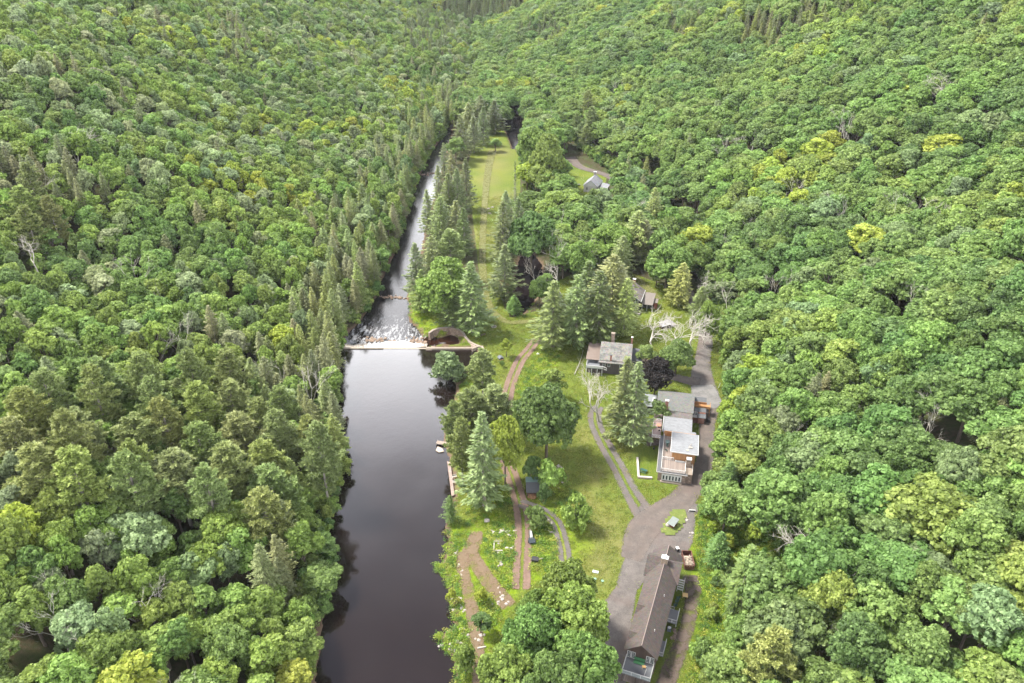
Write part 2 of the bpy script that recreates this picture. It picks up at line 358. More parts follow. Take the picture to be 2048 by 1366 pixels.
flo = t.mix(t.rng(a2, .4, .7), (.035, .04, .016), (.085, .06, .038)); flo = t.mix(t.rng(a1, .45, .6, 0, .5), flo, (.05, .08, .02))
dry = t.mix(t.rng(a3, .35, .65), (0.148, 0.130, 0.044), (0.222, 0.178, 0.092))
c = t.mix(t.math('GREATER_THAN', t.math('ADD', t.attr("clear").outputs['Fac'], t.math('MULTIPLY', t.math('SUBTRACT', a2, .5), .9)), .5), flo, lawn)
c = t.mix(t.rng(t.math('ADD', t.attr("rough").outputs['Fac'], t.math('MULTIPLY', t.math('SUBTRACT', a2, .5), 1.2)), .35, .65), c, rgh)
c = t.mix(t.math('MULTIPLY', t.attr("dry").outputs['Fac'], t.rng(a3, .3, .65, 0, .85)), c, dry)
c = t.mix(t.attr("wet").outputs['Fac'], c, t.mix(a3, (.06, .042, .028), (.17, .12, .08)))
bmp = t.math('ADD', a3, t.math('MULTIPLY', t.noise(P, 16, 2), .5))
M_ground = t.done(t.bsdf(c, .95, bmp, .25, .7, **{'Specular IOR Level': .1}))
g = link('ground', fastmesh('ground', np.stack([xf, yf, zf], 1), F, [M_ground], attrs=[("clear", 'POINT', 'FLOAT', mc), ("rough", 'POINT', 'FLOAT', mr), ("dry", 'POINT', 'FLOAT', md), ("wet", 'POINT', 'FLOAT', wet)], smooth=True))
tag(g, kind='structure')

# ------------------------------------------------------------------ water
def water_mat(name, body, rough, s1, s2, dist, foam=None, ior=1.6, stretch=(1, 1, 1)):
    t = NT(name); P = t.geo(); m = t.n("ShaderNodeMapping", {'Vector': P, 'Scale': stretch}).outputs[0]
    h = t.math('ADD', t.noise(m, s1, 3, .6), t.math('MULTIPLY', t.noise(m, s2, 3, .6), .5))
    c = t.mix(t.noise(P, .2, 3), body, tuple(k * .5 for k in body)); r = rough if foam else t.rng(t.noise(P, .06, 4, .6), .4, .65, rough * .6, rough * 2.8)
    if foam:
        sp = t.n("ShaderNodeSeparateXYZ", {0: P}); q = at(780, 690)
        near = t.rng(sp.outputs[1], q[1], q[1] + 34, 1, 0)
        st = t.n("ShaderNodeMapping", {'Vector': P, 'Scale': (.75, .22, 1)}).outputs[0]
        nz = t.noise(st, 1.4, 4, .7)
        f = t.math('MULTIPLY', t.rng(t.math('ADD', nz, t.math('MULTIPLY', near, .13)), .54, .80), t.rng(near, 0, .5, .06, 1))
        c = t.mix(f, c, (.46, .47, .49)); r = t.rng(f, 0, 1, rough, .7)
    b = t.bsdf(c, r, h, dist, 1., IOR=ior, **({'Specular IOR Level': .05} if ior < 1.2 else {}))
    return t.done(b)
M_pond = water_mat('pond_water', (.012, .008, .007), .05, .55, 2.6, .011)
M_river = water_mat('river_water', (.016, .013, .014), .14, .9, 2.6, .04, True, 1.26)
M_swamp = water_mat('swamp_water', (.008, .005, .005), .12, .6, 3., .02, ior=1.12)
M_pool = water_mat('pool_water', (.024, .009, .005), .06, .6, 2., .01, ior=1.33)
def water(name, pl, z, m):
    c = pl.mean(0); q = c + (pl - c) * 1.0
    # spread the sheet a little under its banks
    n = len(q); V = []
    for i in range(n):
        a = q[i] - q[i - 1]; b = q[(i + 1) % n] - q[i]; d = a / (np.linalg.norm(a) + 1e-6) + b / (np.linalg.norm(b) + 1e-6); d /= np.linalg.norm(d) + 1e-6
        V.append(q[i] + np.array((d[1], -d[0])) * SG[name])
    me = bpy.data.meshes.new(name); me.from_pydata([(v[0], v[1], z) for v in V], [], [tuple(range(n))]); me.materials.append(m); me.update()
    return tag(link(name, me), kind='structure')
def area2(p): return float(np.sum(p[:, 0] * np.roll(p[:, 1], -1) - np.roll(p[:, 0], -1) * p[:, 1]))
SG = {}
for nm, (pl, zw, w), m in zip(('pond_water', 'river_water', 'pool_water', 'swamp_water', 'far_pond_water'), WAT, (M_pond, M_river, M_pool, M_swamp, M_swamp)):
    SG[nm] = (1.2 if nm != 'pool_water' else .6) * (1 if area2(pl) > 0 else -1)
    water(nm, pl, zw, m)

# ------------------------------------------------------------------ roads and tracks: thin sheets laid on the ground, ragged edged
def road_mat(name, c0, c1, c2, strip=0., ruts=False, edge=.55, patchy=0.):
    t = NT(name); P = t.geo(); n1 = t.noise(P, .35, 5, .7); n2 = t.noise(P, 3.2, 4, .7); n3 = t.noise(P, 14, 2, .7)
    c = t.mix(t.rng(n1, .38, .62), tuple(q * 1.12 for q in c0), tuple(q * .85 for q in c1)); c = t.mix(t.rng(n2, .48, .7, 0, .7), c, c2); c = t.mix(t.rng(t.noise(P, 1.1, 5, .8), .52, .66, 0, .45), c, tuple(q * .62 for q in c1)); c = t.mix(t.rng(t.noise(P, 6., 3, .7), .55, .7, 0, .5), c, (.20, .18, .165))
    c = t.mix(t.rng(t.noise(P, .11, 4, .6), .48, .6, 0, .55), c, (.098, .072, .063)) if 'gravel' in name else c
    e = t.attr("e").outputs['Fac']; cc = t.attr("c").outputs['Fac']
    k = t.math('ADD', e, t.math('MULTIPLY', t.math('SUBTRACT', n2, .5), 2.2 * edge))
    al = t.rng(k, .25, .4)
    if ruts:
        c = t.mix(t.rng(t.math('ABSOLUTE', t.math('SUBTRACT', cc, .45)), 0, .3, .5, 0), c, tuple(q * .78 for q in c0))
    if strip:
        s = t.rng(t.math('ADD', cc, t.math('MULTIPLY', t.math('SUBTRACT', n2, .5), .75)), strip, strip + .12)
        al = t.math('MULTIPLY', al, s)
    if patchy: al = t.math('MULTIPLY', al, t.rng(n1, .5 - patchy, .5 + patchy * .3))
    b = t.bsdf(c, .95, n3, .03, .5); tr = t.n("ShaderNodeBsdfTransparent")
    m = t.n("ShaderNodeMixShader", {0: al}); t.t.links.new(tr.outputs[0], m.inputs[1]); t.t.links.new(b.outputs[0], m.inputs[2]); return t.done(m)
GRAV = ((0.098, 0.086, 0.080), (0.079, 0.070, 0.066), (0.122, 0.113, 0.099))
M_gravel = road_mat('gravel', *GRAV, edge=1.1)
M_track = road_mat('gravel_track', *GRAV, strip=.13, ruts=True, edge=1.)
M_redgr = road_mat('red_gravel', (0.098, 0.079, 0.068), (0.080, 0.067, 0.060), (0.114, 0.100, 0.087), ruts=True, edge=1.1)
M_dirt = road_mat('dirt_track', (0.139, 0.087, 0.063), (0.116, 0.071, 0.054), (0.185, 0.136, 0.096), strip=.10, ruts=True)
M_bare = road_mat('bare_earth', (0.139, 0.086, 0.055), (0.119, 0.083, 0.047), (0.169, 0.129, 0.069), edge=.9, patchy=.25)
M_mauve = road_mat('mauve_earth', (0.081, 0.055, 0.045), (0.070, 0.049, 0.042), (0.091, 0.084, 0.042), edge=1., patchy=.2)
M_asph = road_mat('worn_asphalt', (0.133, 0.130, 0.126), (0.108, 0.105, 0.105), (0.168, 0.161, 0.147), edge=.2)
M_faint = road_mat('mown_path', (0.119, 0.122, 0.028), (0.098, 0.105, 0.021), (0.154, 0.147, 0.049), edge=1., patchy=.3)
RZ = [0.05]
def drape(x, y): return land(x, y) + RZ[0]
ROADS = []
def ribbon(name, pts, m):
    RZ[0] += .012
    P = np.array([(*at(a, b)[:2], w) for a, b, w in pts]); out = []
    for i in range(len(P) - 1):
        p0, p1, p2, p3 = P[max(i - 1, 0)], P[i], P[i + 1], P[min(i + 2, len(P) - 1)]
        k = max(2, int(np.hypot(*(p2 - p1)[:2]) / 1.2))
        for j in range(k):
            u = j / k; out.append(.5 * (2 * p1 + (p2 - p0) * u + (2 * p0 - 5 * p1 + 4 * p2 - p3) * u * u + (3 * p1 - p0 - 3 * p2 + p3) * u ** 3))
    out.append(P[-1]); Q = np.array(out); ROADS.append(Q); d = np.gradient(Q[:, :2], axis=0); d /= np.linalg.norm(d, axis=1)[:, None] + 1e-9; nrm = np.stack([-d[:, 1], d[:, 0]], 1)
    N = 9; u = np.linspace(-1, 1, N); V = []; e = []; c = []
    L = len(Q)
    for i in range(L):
        w = Q[i, 2] / 2 + .5
        for uu in u:
            xy = Q[i, :2] + nrm[i] * uu * w; V.append(xy); e.append(min((1 - abs(uu)) * w, (i + .2) * .9, (L - 1 - i + .2) * .9)); c.append(abs(uu))
    V = np.array(V); Z = drape(V[:, 0], V[:, 1]); I = np.arange(L * N).reshape(L, N)
    F = np.stack([I[:-1, :-1].ravel(), I[1:, :-1].ravel(), I[1:, 1:].ravel(), I[:-1, 1:].ravel()], 1)[:, ::-1]
    return tag(link(name, fastmesh(name, np.column_stack([V, Z]), F, [m], attrs=[("e", 'POINT', 'FLOAT', e), ("c", 'POINT', 'FLOAT', c)])), kind='structure')
YARDS = []
def patch(name, L, m, step=.9):
    YARDS.append(poly(L, 0))
    RZ[0] += .012
    pl = poly(L, 0); x = np.arange(pl[:, 0].min() - 1, pl[:, 0].max() + 1, step); y = np.arange(pl[:, 1].min() - 1, pl[:, 1].max() + 1, step)
    X, Y = np.meshgrid(x, y); P = np.stack([X.ravel(), Y.ravel()], 1); d = -sdist(P, pl) + .5; ok = (d > -.8).reshape(X.shape); I = np.arange(X.size).reshape(X.shape)
    k = ok[:-1, :-1] & ok[1:, :-1] & ok[:-1, 1:] & ok[1:, 1:]
    F = np.stack([I[:-1, :-1][k], I[:-1, 1:][k], I[1:, 1:][k], I[1:, :-1][k]], 1)
    return tag(link(name, fastmesh(name, np.column_stack([P, drape(P[:, 0], P[:, 1])]), F, [m], attrs=[("e", 'POINT', 'FLOAT', d), ("c", 'POINT', 'FLOAT', np.ones(len(P)))])), kind='structure')
patch('gravel_yard', [(1190,1500),(1195,1420),(1197,1330),(1187,1270),(1163,1236),(1178,1217),(1212,1203),(1234,1172),(1246,1130),(1262,1087),(1277,1050),(1272,1022),(1286,1008),(1300,1016),(1330,1010),(1370,1000),(1396,1010),(1388,1050),(1384,1085),(1368,1112),(1340,1130),(1310,1150),(1290,1160),(1272,1180),(1264,1230),(1256,1300),(1250,1366),(1250,1500)], M_gravel)
ribbon('gravel_driveway', [(1292,1032,6.5),(1262,985,4.8),(1236,935,4.4),(1208,885,4.4),(1192,850,4.2),(1190,826,4.0),(1199,812,3.2)], M_track)
ribbon('red_gravel_driveway', [(1262,1120,5),(1285,1060,8),(1330,1024,8),(1362,1000,7),(1390,966,6),(1408,930,5),(1414,890,4.5),(1414,850,4.5),(1420,815,5.5),(1410,780,7)], M_redgr)
ribbon('side_driveway', [(1412,790,9),(1404,755,7.5),(1405,720,5.5),(1411,680,5),(1406,640,4.4),(1380,590,4),(1360,540,4)], M_gravel)
ribbon('garden_driveway', [(1400,766,6),(1370,760,4.5),(1335,752,4),(1300,755,3)], M_redgr)
patch('asphalt_pad', [(1383,772),(1426,770),(1444,806),(1428,818),(1384,792)], M_asph)
ribbon('dirt_lane', [(1075,676,3),(1058,700,3.6),(1040,722,3.8),(1022,765,3.8),(1014,800,3.8),(1010,860,4),(1014,920,4),(1026,960,4),(1038,1000,4),(1046,1040,4.2),(1046,1090,4.2),(1044,1130,4.2),(1042,1180,4.2)], M_dirt)
ribbon('dirt_loop', [(1038,1006,3),(1062,1014,3.2),(1090,1026,3),(1112,1046,3),(1124,1080,3),(1130,1110,3),(1132,1145,3)], M_track)
ribbon('bare_path', [(952,1062,3),(950,1080,3.6),(940,1105,3.8),(955,1130,3.6),(975,1160,3.6),(1000,1190,3.6),(1020,1215,3.4)], M_bare)
ribbon('worn_path', [(924,1104,3.2),(926,1140,2.8),(938,1190,2.6),(948,1240,3),(955,1290,2.6),(958,1366,2.6),(960,1440,2.6)], M_bare)
ribbon('back_lane', [(1310,1440,4),(1338,1350,3.5),(1362,1290,3),(1380,1230,3),(1386,1185,3.5),(1380,1150,4)], M_mauve)
ribbon('upper_lane', [(1140,314,7),(1160,334,6),(1215,352,5),(1250,380,4.5),(1300,425,4.5),(1345,452,4.5),(1390,500,4.5)], M_redgr)
ribbon('cottage_path', [(1215,520,4),(1255,545,4),(1290,572,3.5),(1318,600,3)], M_faint)
ribbon('mown_track', [(1074,640,2.5),(1040,645,2.5),(1005,640,2.5),(975,600,2.5),(965,520,3),(968,430,3),(975,350,4),(985,300,5)], M_faint)
patch('paved_terrace', [(1282,712),(1294,712),(1302,740),(1288,752),(1280,740)], M_mauve)
patch('dirt_edge', [(1296,862),(1306,858),(1322,892),(1294,892)], M_mauve)
patch('gravel_patch', [(1334,462),(1340,456),(1352,456),(1358,463),(1352,473),(1338,474)], M_asph)
# ------------------------------------------------------------------ building parts
def house(name, o, yaw, label, cat='house'):
    p = at(*o); return empty(name, (p[0], p[1], 0), R(yaw), label, cat)
def gable(mb, x0, x1, y0, y1, ze, zr, th=.22, axis='y', xr=None):
    """two roof slabs; ridge along axis"""
    if axis == 'y':
        xm = (x0 + x1) / 2 if xr is None else xr
        mb.prism([(x0, y0, ze), (xm, y0, zr), (xm, y1, zr), (x0, y1, ze)], th); mb.prism([(xm + .004, y0, zr), (x1, y0, ze), (x1, y1, ze), (xm + .004, y1, zr)], th)
    else:
        ym = (y0 + y1) / 2 if xr is None else xr
        mb.prism([(x0, y0, ze), (x1, y0, ze), (x1, ym, zr), (x0, ym, zr)], th); mb.prism([(x0, ym + .004, zr), (x1, ym + .004, zr), (x1, y1, ze), (x0, y1, ze)], th)
    return mb
def railing(parent, pts, z, h=1.0, m=None, panel=None, pitch=1.5, cross=False, name='railing'):
    mb = MB()
    for (x0, y0), (x1, y1) in zip(pts[:-1], pts[1:]):
        L = math.hypot(x1 - x0, y1 - y0); n = max(1, round(L / pitch))
        for i in range(n + 1):
            x, y = x0 + (x1 - x0) * i / n, y0 + (y1 - y0) * i / n; mb.box(x - .06, x + .06, y - .06, y + .06, z, z + h)
        mb.tube((x0, y0, z + h + .03), (x1, y1, z + h + .03), .075, n=4); mb.tube((x0, y0, z + .15), (x1, y1, z + .15), .05, n=4)
        if cross:
            for i in range(n):
                a = [(x0 + (x1 - x0) * k / n, y0 + (y1 - y0) * k / n) for k in (i, i + 1)]
                mb.tube((*a[0], z + .15), (*a[1], z + h), .04, n=4); mb.tube((*a[1], z + .15), (*a[0], z + h), .04, n=4)
        else:
            k = max(2, int(L / .3))
            for i in range(1, k): x, y = x0 + (x1 - x0) * i / k, y0 + (y1 - y0) * i / k; mb.tube((x, y, z + .15), (x, y, z + h), .018, n=4)
    return mb.build(name, m or M_white, parent)
def window(parent, c, w, h, ax=0, out=-1, nx_=2, ny_=2, fr=.09, name='window'):
    """white framed window centred at c, facing along y (ax 0) or x (ax 1)"""
    mb = MB(); gl = MB()
    def bx(b, a0, a1, z0, z1, d0, d1):
        if ax == 0: b.box(c[0] + a0, c[0] + a1, c[1] + min(d0 * out, d1 * out), c[1] + max(d0 * out, d1 * out), c[2] + z0, c[2] + z1)
        else: b.box(c[0] + min(d0 * out, d1 * out), c[0] + max(d0 * out, d1 * out), c[1] + a0, c[1] + a1, c[2] + z0, c[2] + z1)
    bx(gl, -w / 2 + .02, w / 2 - .02, -h / 2 + .02, h / 2 - .02, 0, .03)
    for s in (-1, 1): bx(mb, s * w / 2 - fr / 2, s * w / 2 + fr / 2, -h / 2, h / 2, 0, .08)
    for s in (-1, 1): bx(mb, -w / 2 - fr / 2, w / 2 + fr / 2, s * h / 2 - fr / 2, s * h / 2 + fr / 2, 0, .085)
    for i in range(1, nx_): x = -w / 2 + w * i / nx_; bx(mb, x - .02, x + .02, -h / 2, h / 2, .01, .06)
    for i in range(1, ny_): z = -h / 2 + h * i / ny_; bx(mb, -w / 2, w / 2, z - .02, z + .02, .01, .065)
    f = mb.build(name, M_white, parent); gl.build('pane', M_glass, f); return f
def chimney(parent, x, y, z0, z1, w, d, m, cap=M_conc, flue=False):
    c = MB().box(x - w / 2, x + w / 2, y - d / 2, y + d / 2, z0, z1).build('chimney', m, parent)
    MB().box(x - w / 2 - .1, x + w / 2 + .1, y - d / 2 - .1, y + d / 2 + .1, z1, z1 + .18).build('chimney_cap', cap, c)
    if flue: MB().tube((x + .1, y, z1 + .18), (x + .1, y, z1 + .65), .2, n=10).tube((x + .1, y, z1 + .7), (x + .1, y, z1 + .78), .34, .3, 10).build('flue', M_white, c)
    return c
def post(mb, x, y, z0, z1, r=.08): return mb.box(x - r, x + r, y - r, y + r, z0, z1)

# ---- the long lodge in the foreground
L = house('lodge', (1283, 1345, 0), -21, 'long lodge with brown shingled gable roof beside the rust dumpster', 'lodge')
LODGE = L
MB().box(-3.9, 2.5, .45, 31, 0, 2.9).build('basement_wall', stone('lodge_stone', (0.140, 0.105, 0.081), 1.6), L)
MB().box(-3.86, 2.46, .49, 30.96, 2.9, 5.95).build('wall', M_brown, L)
for y in (.46, 30.8): MB().wall([(-3.88, y, 5.7), (2.48, y, 5.7), (-.7, y, 8.5)], 1, .2).build('gable_wall', M_brown, L)
rf = gable(MB(), -4.4, 3.0, -.25, 31.2, 5.75, 8.8, xr=-.7).build('roof', M_lhroof, L)
# broad cross gable under the chimney, and two small ones on the drive side
mb = MB()
def cross(mb, xo, xi, yc, hw, ze, zr, th=.18):
    mb.prism([(xo, yc - hw, ze), (xi, yc - hw, ze), (xi, yc, zr), (xo, yc, zr)], th); mb.prism([(xo, yc + .004, zr), (xi, yc + .004, zr), (xi, yc + hw, ze), (xo, yc + hw, ze)], th)
cross(mb, -5.0, -.9, 26.3, 3.9, 5.55, 8.75); cross(mb, -.5, 3.4, 26.0, 3.9, 5.55, 8.75)
mb.build('cross_gable_roof', M_lhroof, rf)
for yc in (11.6, 3.8):
    mb = MB(); cross(mb, -4.25, -2.2, yc, 1.55, 5.98, 7.45, .12); mb.wall([(-4.1, yc - 1.4, 5.9), (-4.1, yc + 1.4, 5.9), (-4.1, yc, 7.3)], 0, .15); mb.build('dormer_roof', M_lhroof, rf)
MB().tube((-.7, -.2, 8.83), (-.7, 31.1, 8.83), .1, n=6).build('ridge_cap', plain('ridge_tile', (0.189, 0.147, 0.130), .15), rf)
for x, y in ((1.1, 16.0), (1.0, 5.6)): MB().tube((x, y, 7.0), (x, y, 8.0), .09, n=8).build('vent_pipe', M_white, rf)
chimney(L, -.75, 25.3, 7.6, 10.1, 1.5, 1.0, stone('tan_stone', (0.294, 0.231, 0.175), 3.5, .3), M_white, True)
dk = MB().box(-3.8, 2.45, -3.85, .43, 2.85, 3.0).build('deck', M_grey, L)
railing(dk, [(-3.7, .35), (-3.7, -3.75), (2.35, -3.75), (2.35, .35)], 3.0, 1.0, pitch=2.0)
mb = MB().box(-3.68, 2.33, -3.78, -3.74, 3.02, 3.9); mb.build('rail_panel', plain('glass_panel', (0.210, 0.231, 0.238), .1, 1, .2), dk)
for x in (-3.6, -.7, 2.25): post(MB(), x, -3.6, 0, 2.84, .1).build('deck_post', M_brown, dk)
MB().box(-3.3, 2.1, -3.4, .3, 0, .12).build('patio', M_oldwood, L)
for x in (-3.2, -2.25, .95, 1.85): window(L, (x, .44, 4.25), .75, 1.9, 0, -1, 2, 4, .12)
d2 = MB().box(2.5, 4.95, 14.5, 18.5, 1.1, 1.25).build('side_deck', M_grey, L)
railing(d2, [(2.7, 18.35), (3.6, 18.35)], 1.25); railing(d2, [(4.85, 18.4), (4.85, 14.6), (2.65, 14.6)], 1.25, pitch=1.2)
for x, y in ((4.8, 14.7), (4.8, 18.3)): post(MB(), x, y, 0, 1.1).build('deck_post', M_white, d2)
d3 = MB().box(2.5, 3.7, 4.7, 8.9, 1.1, 1.25).build('side_deck', M_grey, L)
railing(d3, [(3.6, 8.8), (3.6, 4.8), (2.6, 4.8)], 1.25, pitch=1.2)
st = MB()
for i in range(5): st.box(3.1, 4.5, 27.4 - i * .42, 27.75 - i * .42, 1.8 - i * .36, 1.9 - i * .36)
st.prism([(3.05, 27.8, 2.0), (3.15, 27.8, 2.0), (3.15, 25.4, .1), (3.05, 25.4, .1)], .3).prism([(4.45, 27.8, 2.0), (4.55, 27.8, 2.0), (4.55, 25.4, .1), (4.45, 25.4, .1)], .3)
st.tube((3.1, 27.7, 2.9), (3.1, 25.5, 1.0), .05).tube((4.5, 27.7, 2.9), (4.5, 25.5, 1.0), .05); st.build('stairs', M_white, L)
for y in (8, 14, 20): window(L, (-3.9, y, 4.4), 1.2, 1.2, 1, -1)

def inworld(root, x, y, z=0):
    a = root.rotation_euler[2]; return (root.location[0] + x * cos(a) - y * sin(a), root.location[1] + x * sin(a) + y * cos(a), root.location[2] + z)
def thing(name, root, x, y, z, label, cat, rz=0, group=None):
    return empty(name, inworld(root, x, y, z), root.rotation_euler[2] + R(rz), label, cat, group)
def on_ground(name, px, py, label, cat, rz=0, group=None, z=0):
    p = at(px, py, z); return empty(name, (p[0], p[1], gz(p[0], p[1]) + .03 if z == 0 else z), R(rz), label, cat, group)
# green glider on the deck
t = thing('porch_bench', L, -.75, .05, 3.0, 'wide green slatted bench against the lodge deck wall', 'bench')
mb = MB(); [mb.box(-1.15, 1.15, -.75 + i * .15, -.64 + i * .15, .45, .5) for i in range(5)]; mb.build('seat', M_green, t)
mb = MB(); [mb.box(-1.15, 1.15, -.02, .03, .6 + i * .22, .76 + i * .22) for i in range(4)]; mb.build('backrest', M_green, t)
mb = MB()
mb.box(-1.2, 1.2, -.8, -.7, .3, .45); mb.build('frame', M_green, t)
for x in (-1.15, 1.1): MB().box(x, x + .06, -.68, -.6, 0, .45).build('leg', M_green, t)
t = thing('small_table', L, .45, -1.0, 3.0, 'small square tan table on the lodge deck', 'table', 20)
MB().box(-.38, .38, -.3, .3, .46, .5).build('table_top', M_tanwood, t)
for x in (-.32, .32):
    for y in (-.24, .24): post(MB(), x, y, 0, .46, .03).build('leg', M_tanwood, t)
t = MB().box(-.06, .06, -1.0, 1.0, 0, .06).build('loose_plank', M_white); t.location = inworld(L, 1.0, -1.9, 3.01); t.rotation_euler = (0, 0, R(-26)); tag(t, 'white plank lying across the lodge deck', 'plank')
t = MB().box(-.05, .05, -.45, .45, 0, .05).build('loose_plank', M_white); t.location = inworld(L, .65, -.45, 3.01); t.rotation_euler = (0, 0, R(60)); tag(t, 'short white plank beside the tan table', 'plank')
# air conditioner, chairs and yellow table behind the lodge
t = thing('air_conditioner', L, 3.55, 13.2, 0.03, 'grey blue outdoor air conditioner unit below the side deck', 'air conditioner')
MB().box(-.45, .45, -.45, .45, 0, .95).build('casing', plain('ac_blue', (0.070, 0.091, 0.119), .15), t, .04); MB().tube((0, 0, .95), (0, 0, 1.0), .36, n=16).build('fan_grille', M_white, t)
for i, (x, y, lb) in enumerate([(3.8, 23.0, 'dark green garden chair nearest the yellow table'), (3.7, 21.9, 'dark green garden chair in the middle of three'), (3.55, 20.6, 'dark green garden chair farthest from the yellow table')]):
    t = thing('garden_chair', L, x, y, .03, lb, 'chair', -75, 'green chairs behind the lodge')
    mb = MB(); [mb.box(-.33 + j * .14, -.22 + j * .14, -.3, .3, .36, .4) for j in range(5)]; mb.build('seat', M_dkgreen, t)
    MB().prism([(-.33, .25, .42), (.33, .25, .42), (.33, .52, 1.05), (-.33, .52, 1.05)], .04).build('backrest', M_dkgreen, t)
    for sx_ in (-.32, .32): MB().box(sx_ - .05, sx_ + .05, -.35, .35, .58, .62).box(sx_ - .03, sx_ + .03, -.33, -.27, 0, .58).box(sx_ - .03, sx_ + .03, .27, .33, 0, .58).build('armrest', M_dkgreen, t)
t = thing('yellow_table', L, 5.3, 24.3, .03, 'square pale yellow wooden table beside the green chairs', 'table', 8)
MB().box(-.62, .62, -.62, .62, .68, .75).build('table_top', plain('yellow_wood', (0.504, 0.350, 0.140), .12, 3), t)
for x in (-.5, .5):
    for y in (-.5, .5): post(MB(), x, y, 0, .68, .05).build('leg', M_tanwood, t)
t = on_ground('wheeled_bin', 1354, 1102, 'black and white wheeled bin at the lodge gable end', 'bin', 20)
MB().prism([(-.35, -.4, 1.05), (.35, -.4, 1.05), (.35, .4, 1.05), (-.35, .4, 1.05)], 1.0).build('bin_body', M_black, t); MB().prism([(-.4, -.45, 1.12), (.4, -.45, 1.12), (.4, .45, 1.2), (-.4, .45, 1.2)], .07).build('lid', M_white, t)
for x in (-.35, .35): MB().tube((x - .04, .4, .12), (x + .04, .4, .12), .14, n=10).build('wheel', M_black, t)
# rubble rocks beside the side deck
for i, (x, y, r) in enumerate([(4.7, 13.6, .5), (5.1, 12.8, .42), (4.9, 11.9, .45), (4.5, 11.2, .4), (5.2, 11.4, .35)]):
    o = MB().blob((0, 0, .1), r, (1, 1.1, .6), i).build('boulder', M_stone2, None); o.location = inworld(L, x, y, 0.02)
    tag(o, ['brown boulder touching the side deck corner', 'brown boulder second from the side deck', 'brown boulder in the middle of the row behind the lodge', 'brown boulder nearest the lodge wall in the row', 'small brown boulder at the far end of the row from the deck'][i], 'boulder', 'boulders behind the lodge')
# the dumpster
p = at(1379, 1141); t = empty('dumpster', (p[0], p[1] + 2.6, .05), R(-2), 'open rust-brown dumpster heaped with pale rubble', 'dumpster')
mb = MB().box(-1.2, 1.2, -2.5, 2.5, .15, .3).box(-1.2, -1.12, -2.5, 2.5, .3, 1.75).box(1.12, 1.2, -2.5, 2.5, .3, 1.75).box(-1.12, 1.12, -2.5, -2.42, .3, 1.6).box(-1.12, 1.12, 2.42, 2.5, .3, 1.75)
mb.box(-1.26, -1.18, -2.55, 2.55, 1.7, 1.82).box(1.18, 1.26, -2.55, 2.55, 1.7, 1.82)
for i in range(7): mb.box(-1.27, -1.2, -2.3 + i * .75, -2.2 + i * .75, .3, 1.7).box(1.2, 1.27, -2.3 + i * .75, -2.2 + i * .75, .3, 1.7)
mb.build('container', M_rust, t)
for y in (-1.9, 1.9):
    for x in (-1.1, .9): MB().tube((x, y, .12), (x + .2, y, .12), .12, n=10).build('roller', M_black, t)
rb = MB().box(-1.1, 1.1, -2.4, 1.2, .9, 1.15)
rr = random.Random(3)
for i in range(60):
    x, y = rr.uniform(-.95, .95), rr.uniform(-2.25, .9); a = rr.uniform(0, 3.1); l = rr.uniform(.15, .55)
    rb.tube((x - cos(a) * l, y - sin(a) * l, 1.2 + rr.uniform(0, .35)), (x + cos(a) * l, y + sin(a) * l, 1.25 + rr.uniform(0, .4)), rr.uniform(.05, .14), n=4)
o = rb.build('rubble_heap', stone('mixed_rubble', (0.364, 0.315, 0.252), 5, .5, .35)); o.location = t.location; o.rotation_euler = t.rotation_euler; tag(o, 'heap of pale boards and rubble filling the dumpster', 'rubble')

# ---- the stepped main house above the driveway fork
B = house('main_house', (1316.5, 783, 0), -13, 'stepped house with grey roof, white flat roofs and a stone terrace', 'house')
MB().box(.3, 11.3, -17.5, -8.2, 0, 5.1).build('wall', boards('grey_brown_boards', (0.091, 0.063, 0.045), .3, 0, .2), B)
rf = MB(); gable(rf, -.1, 11.75, -18.0, -6.6, 5.05, 7.5, axis='x', xr=-11.4); rf = rf.build('roof', M_groof, B)
rf2 = MB().prism([(2.7, -21.3, 4.65), (11.45, -21.3, 4.65), (11.45, -17.2, 5.0), (2.7, -17.2, 5.0)], .2).build('roof', shingles('brown_grey_shingles', (0.084, 0.076, 0.070), (0.112, 0.101, 0.091), (0.056, 0.049, 0.042), .4), B)
MB().box(3.0, 11.2, -29.5, -17.5, 0, 4.3).build('wall', M_stone, B)
wr = MB().prism([(2.55, -28.75, 4.45), (11.5, -28.75, 4.45), (11.5, -21.35, 4.95), (2.55, -21.35, 4.95)], .22).build('roof', M_wroof, B)
MB().box(2.5, 2.62, -28.8, -21.3, 4.35, 5.05).build('fascia', M_white, wr)
MB().prism([(6.2, -31.4, 5.0), (12.7, -31.4, 5.0), (12.7, -28.3, 5.15), (6.2, -28.3, 5.15)], .25).build('roof', M_wroof, B)
MB().box(6.0, 12.6, -41.3, -31.5, 0, 6.75).build('tower_wall', M_orange, B)
tr = MB().box(5.4, 13.35, -41.8, -32.0, 6.78, 7.0).build('flat_roof', M_wroof, B)
MB().box(5.35, 13.4, -41.85, -41.75, 6.74, 7.06).box(13.3, 13.4, -41.75, -32.0, 6.74, 7.06).box(5.35, 5.45, -41.75, -32.0, 6.74, 7.06).build('roof_edge', M_white, tr)
MB().tube((10.8, -38.7, 7.0), (10.8, -38.7, 7.35), .18).box(10.5, 11.6, -39.2, -38.6, 7.0, 7.3).tube((10.8, -37.9, 7.05), (11.4, -37.4, 7.4), .1).build('roof_fan', M_rock, tr)
MB().box(9.8, 10.6, -40.6, -39.9, 7.0, 7.18).build('roof_hatch', plain('hatch', (0.266, 0.266, 0.210), .2), tr)
MB().wall([(3.2, -29.6, 3.5), (5.9, -29.6, 3.5), (5.9, -29.6, 5.2), (3.2, -29.6, 5.2)], 1, .2).build('recess_wall', M_orange, B)
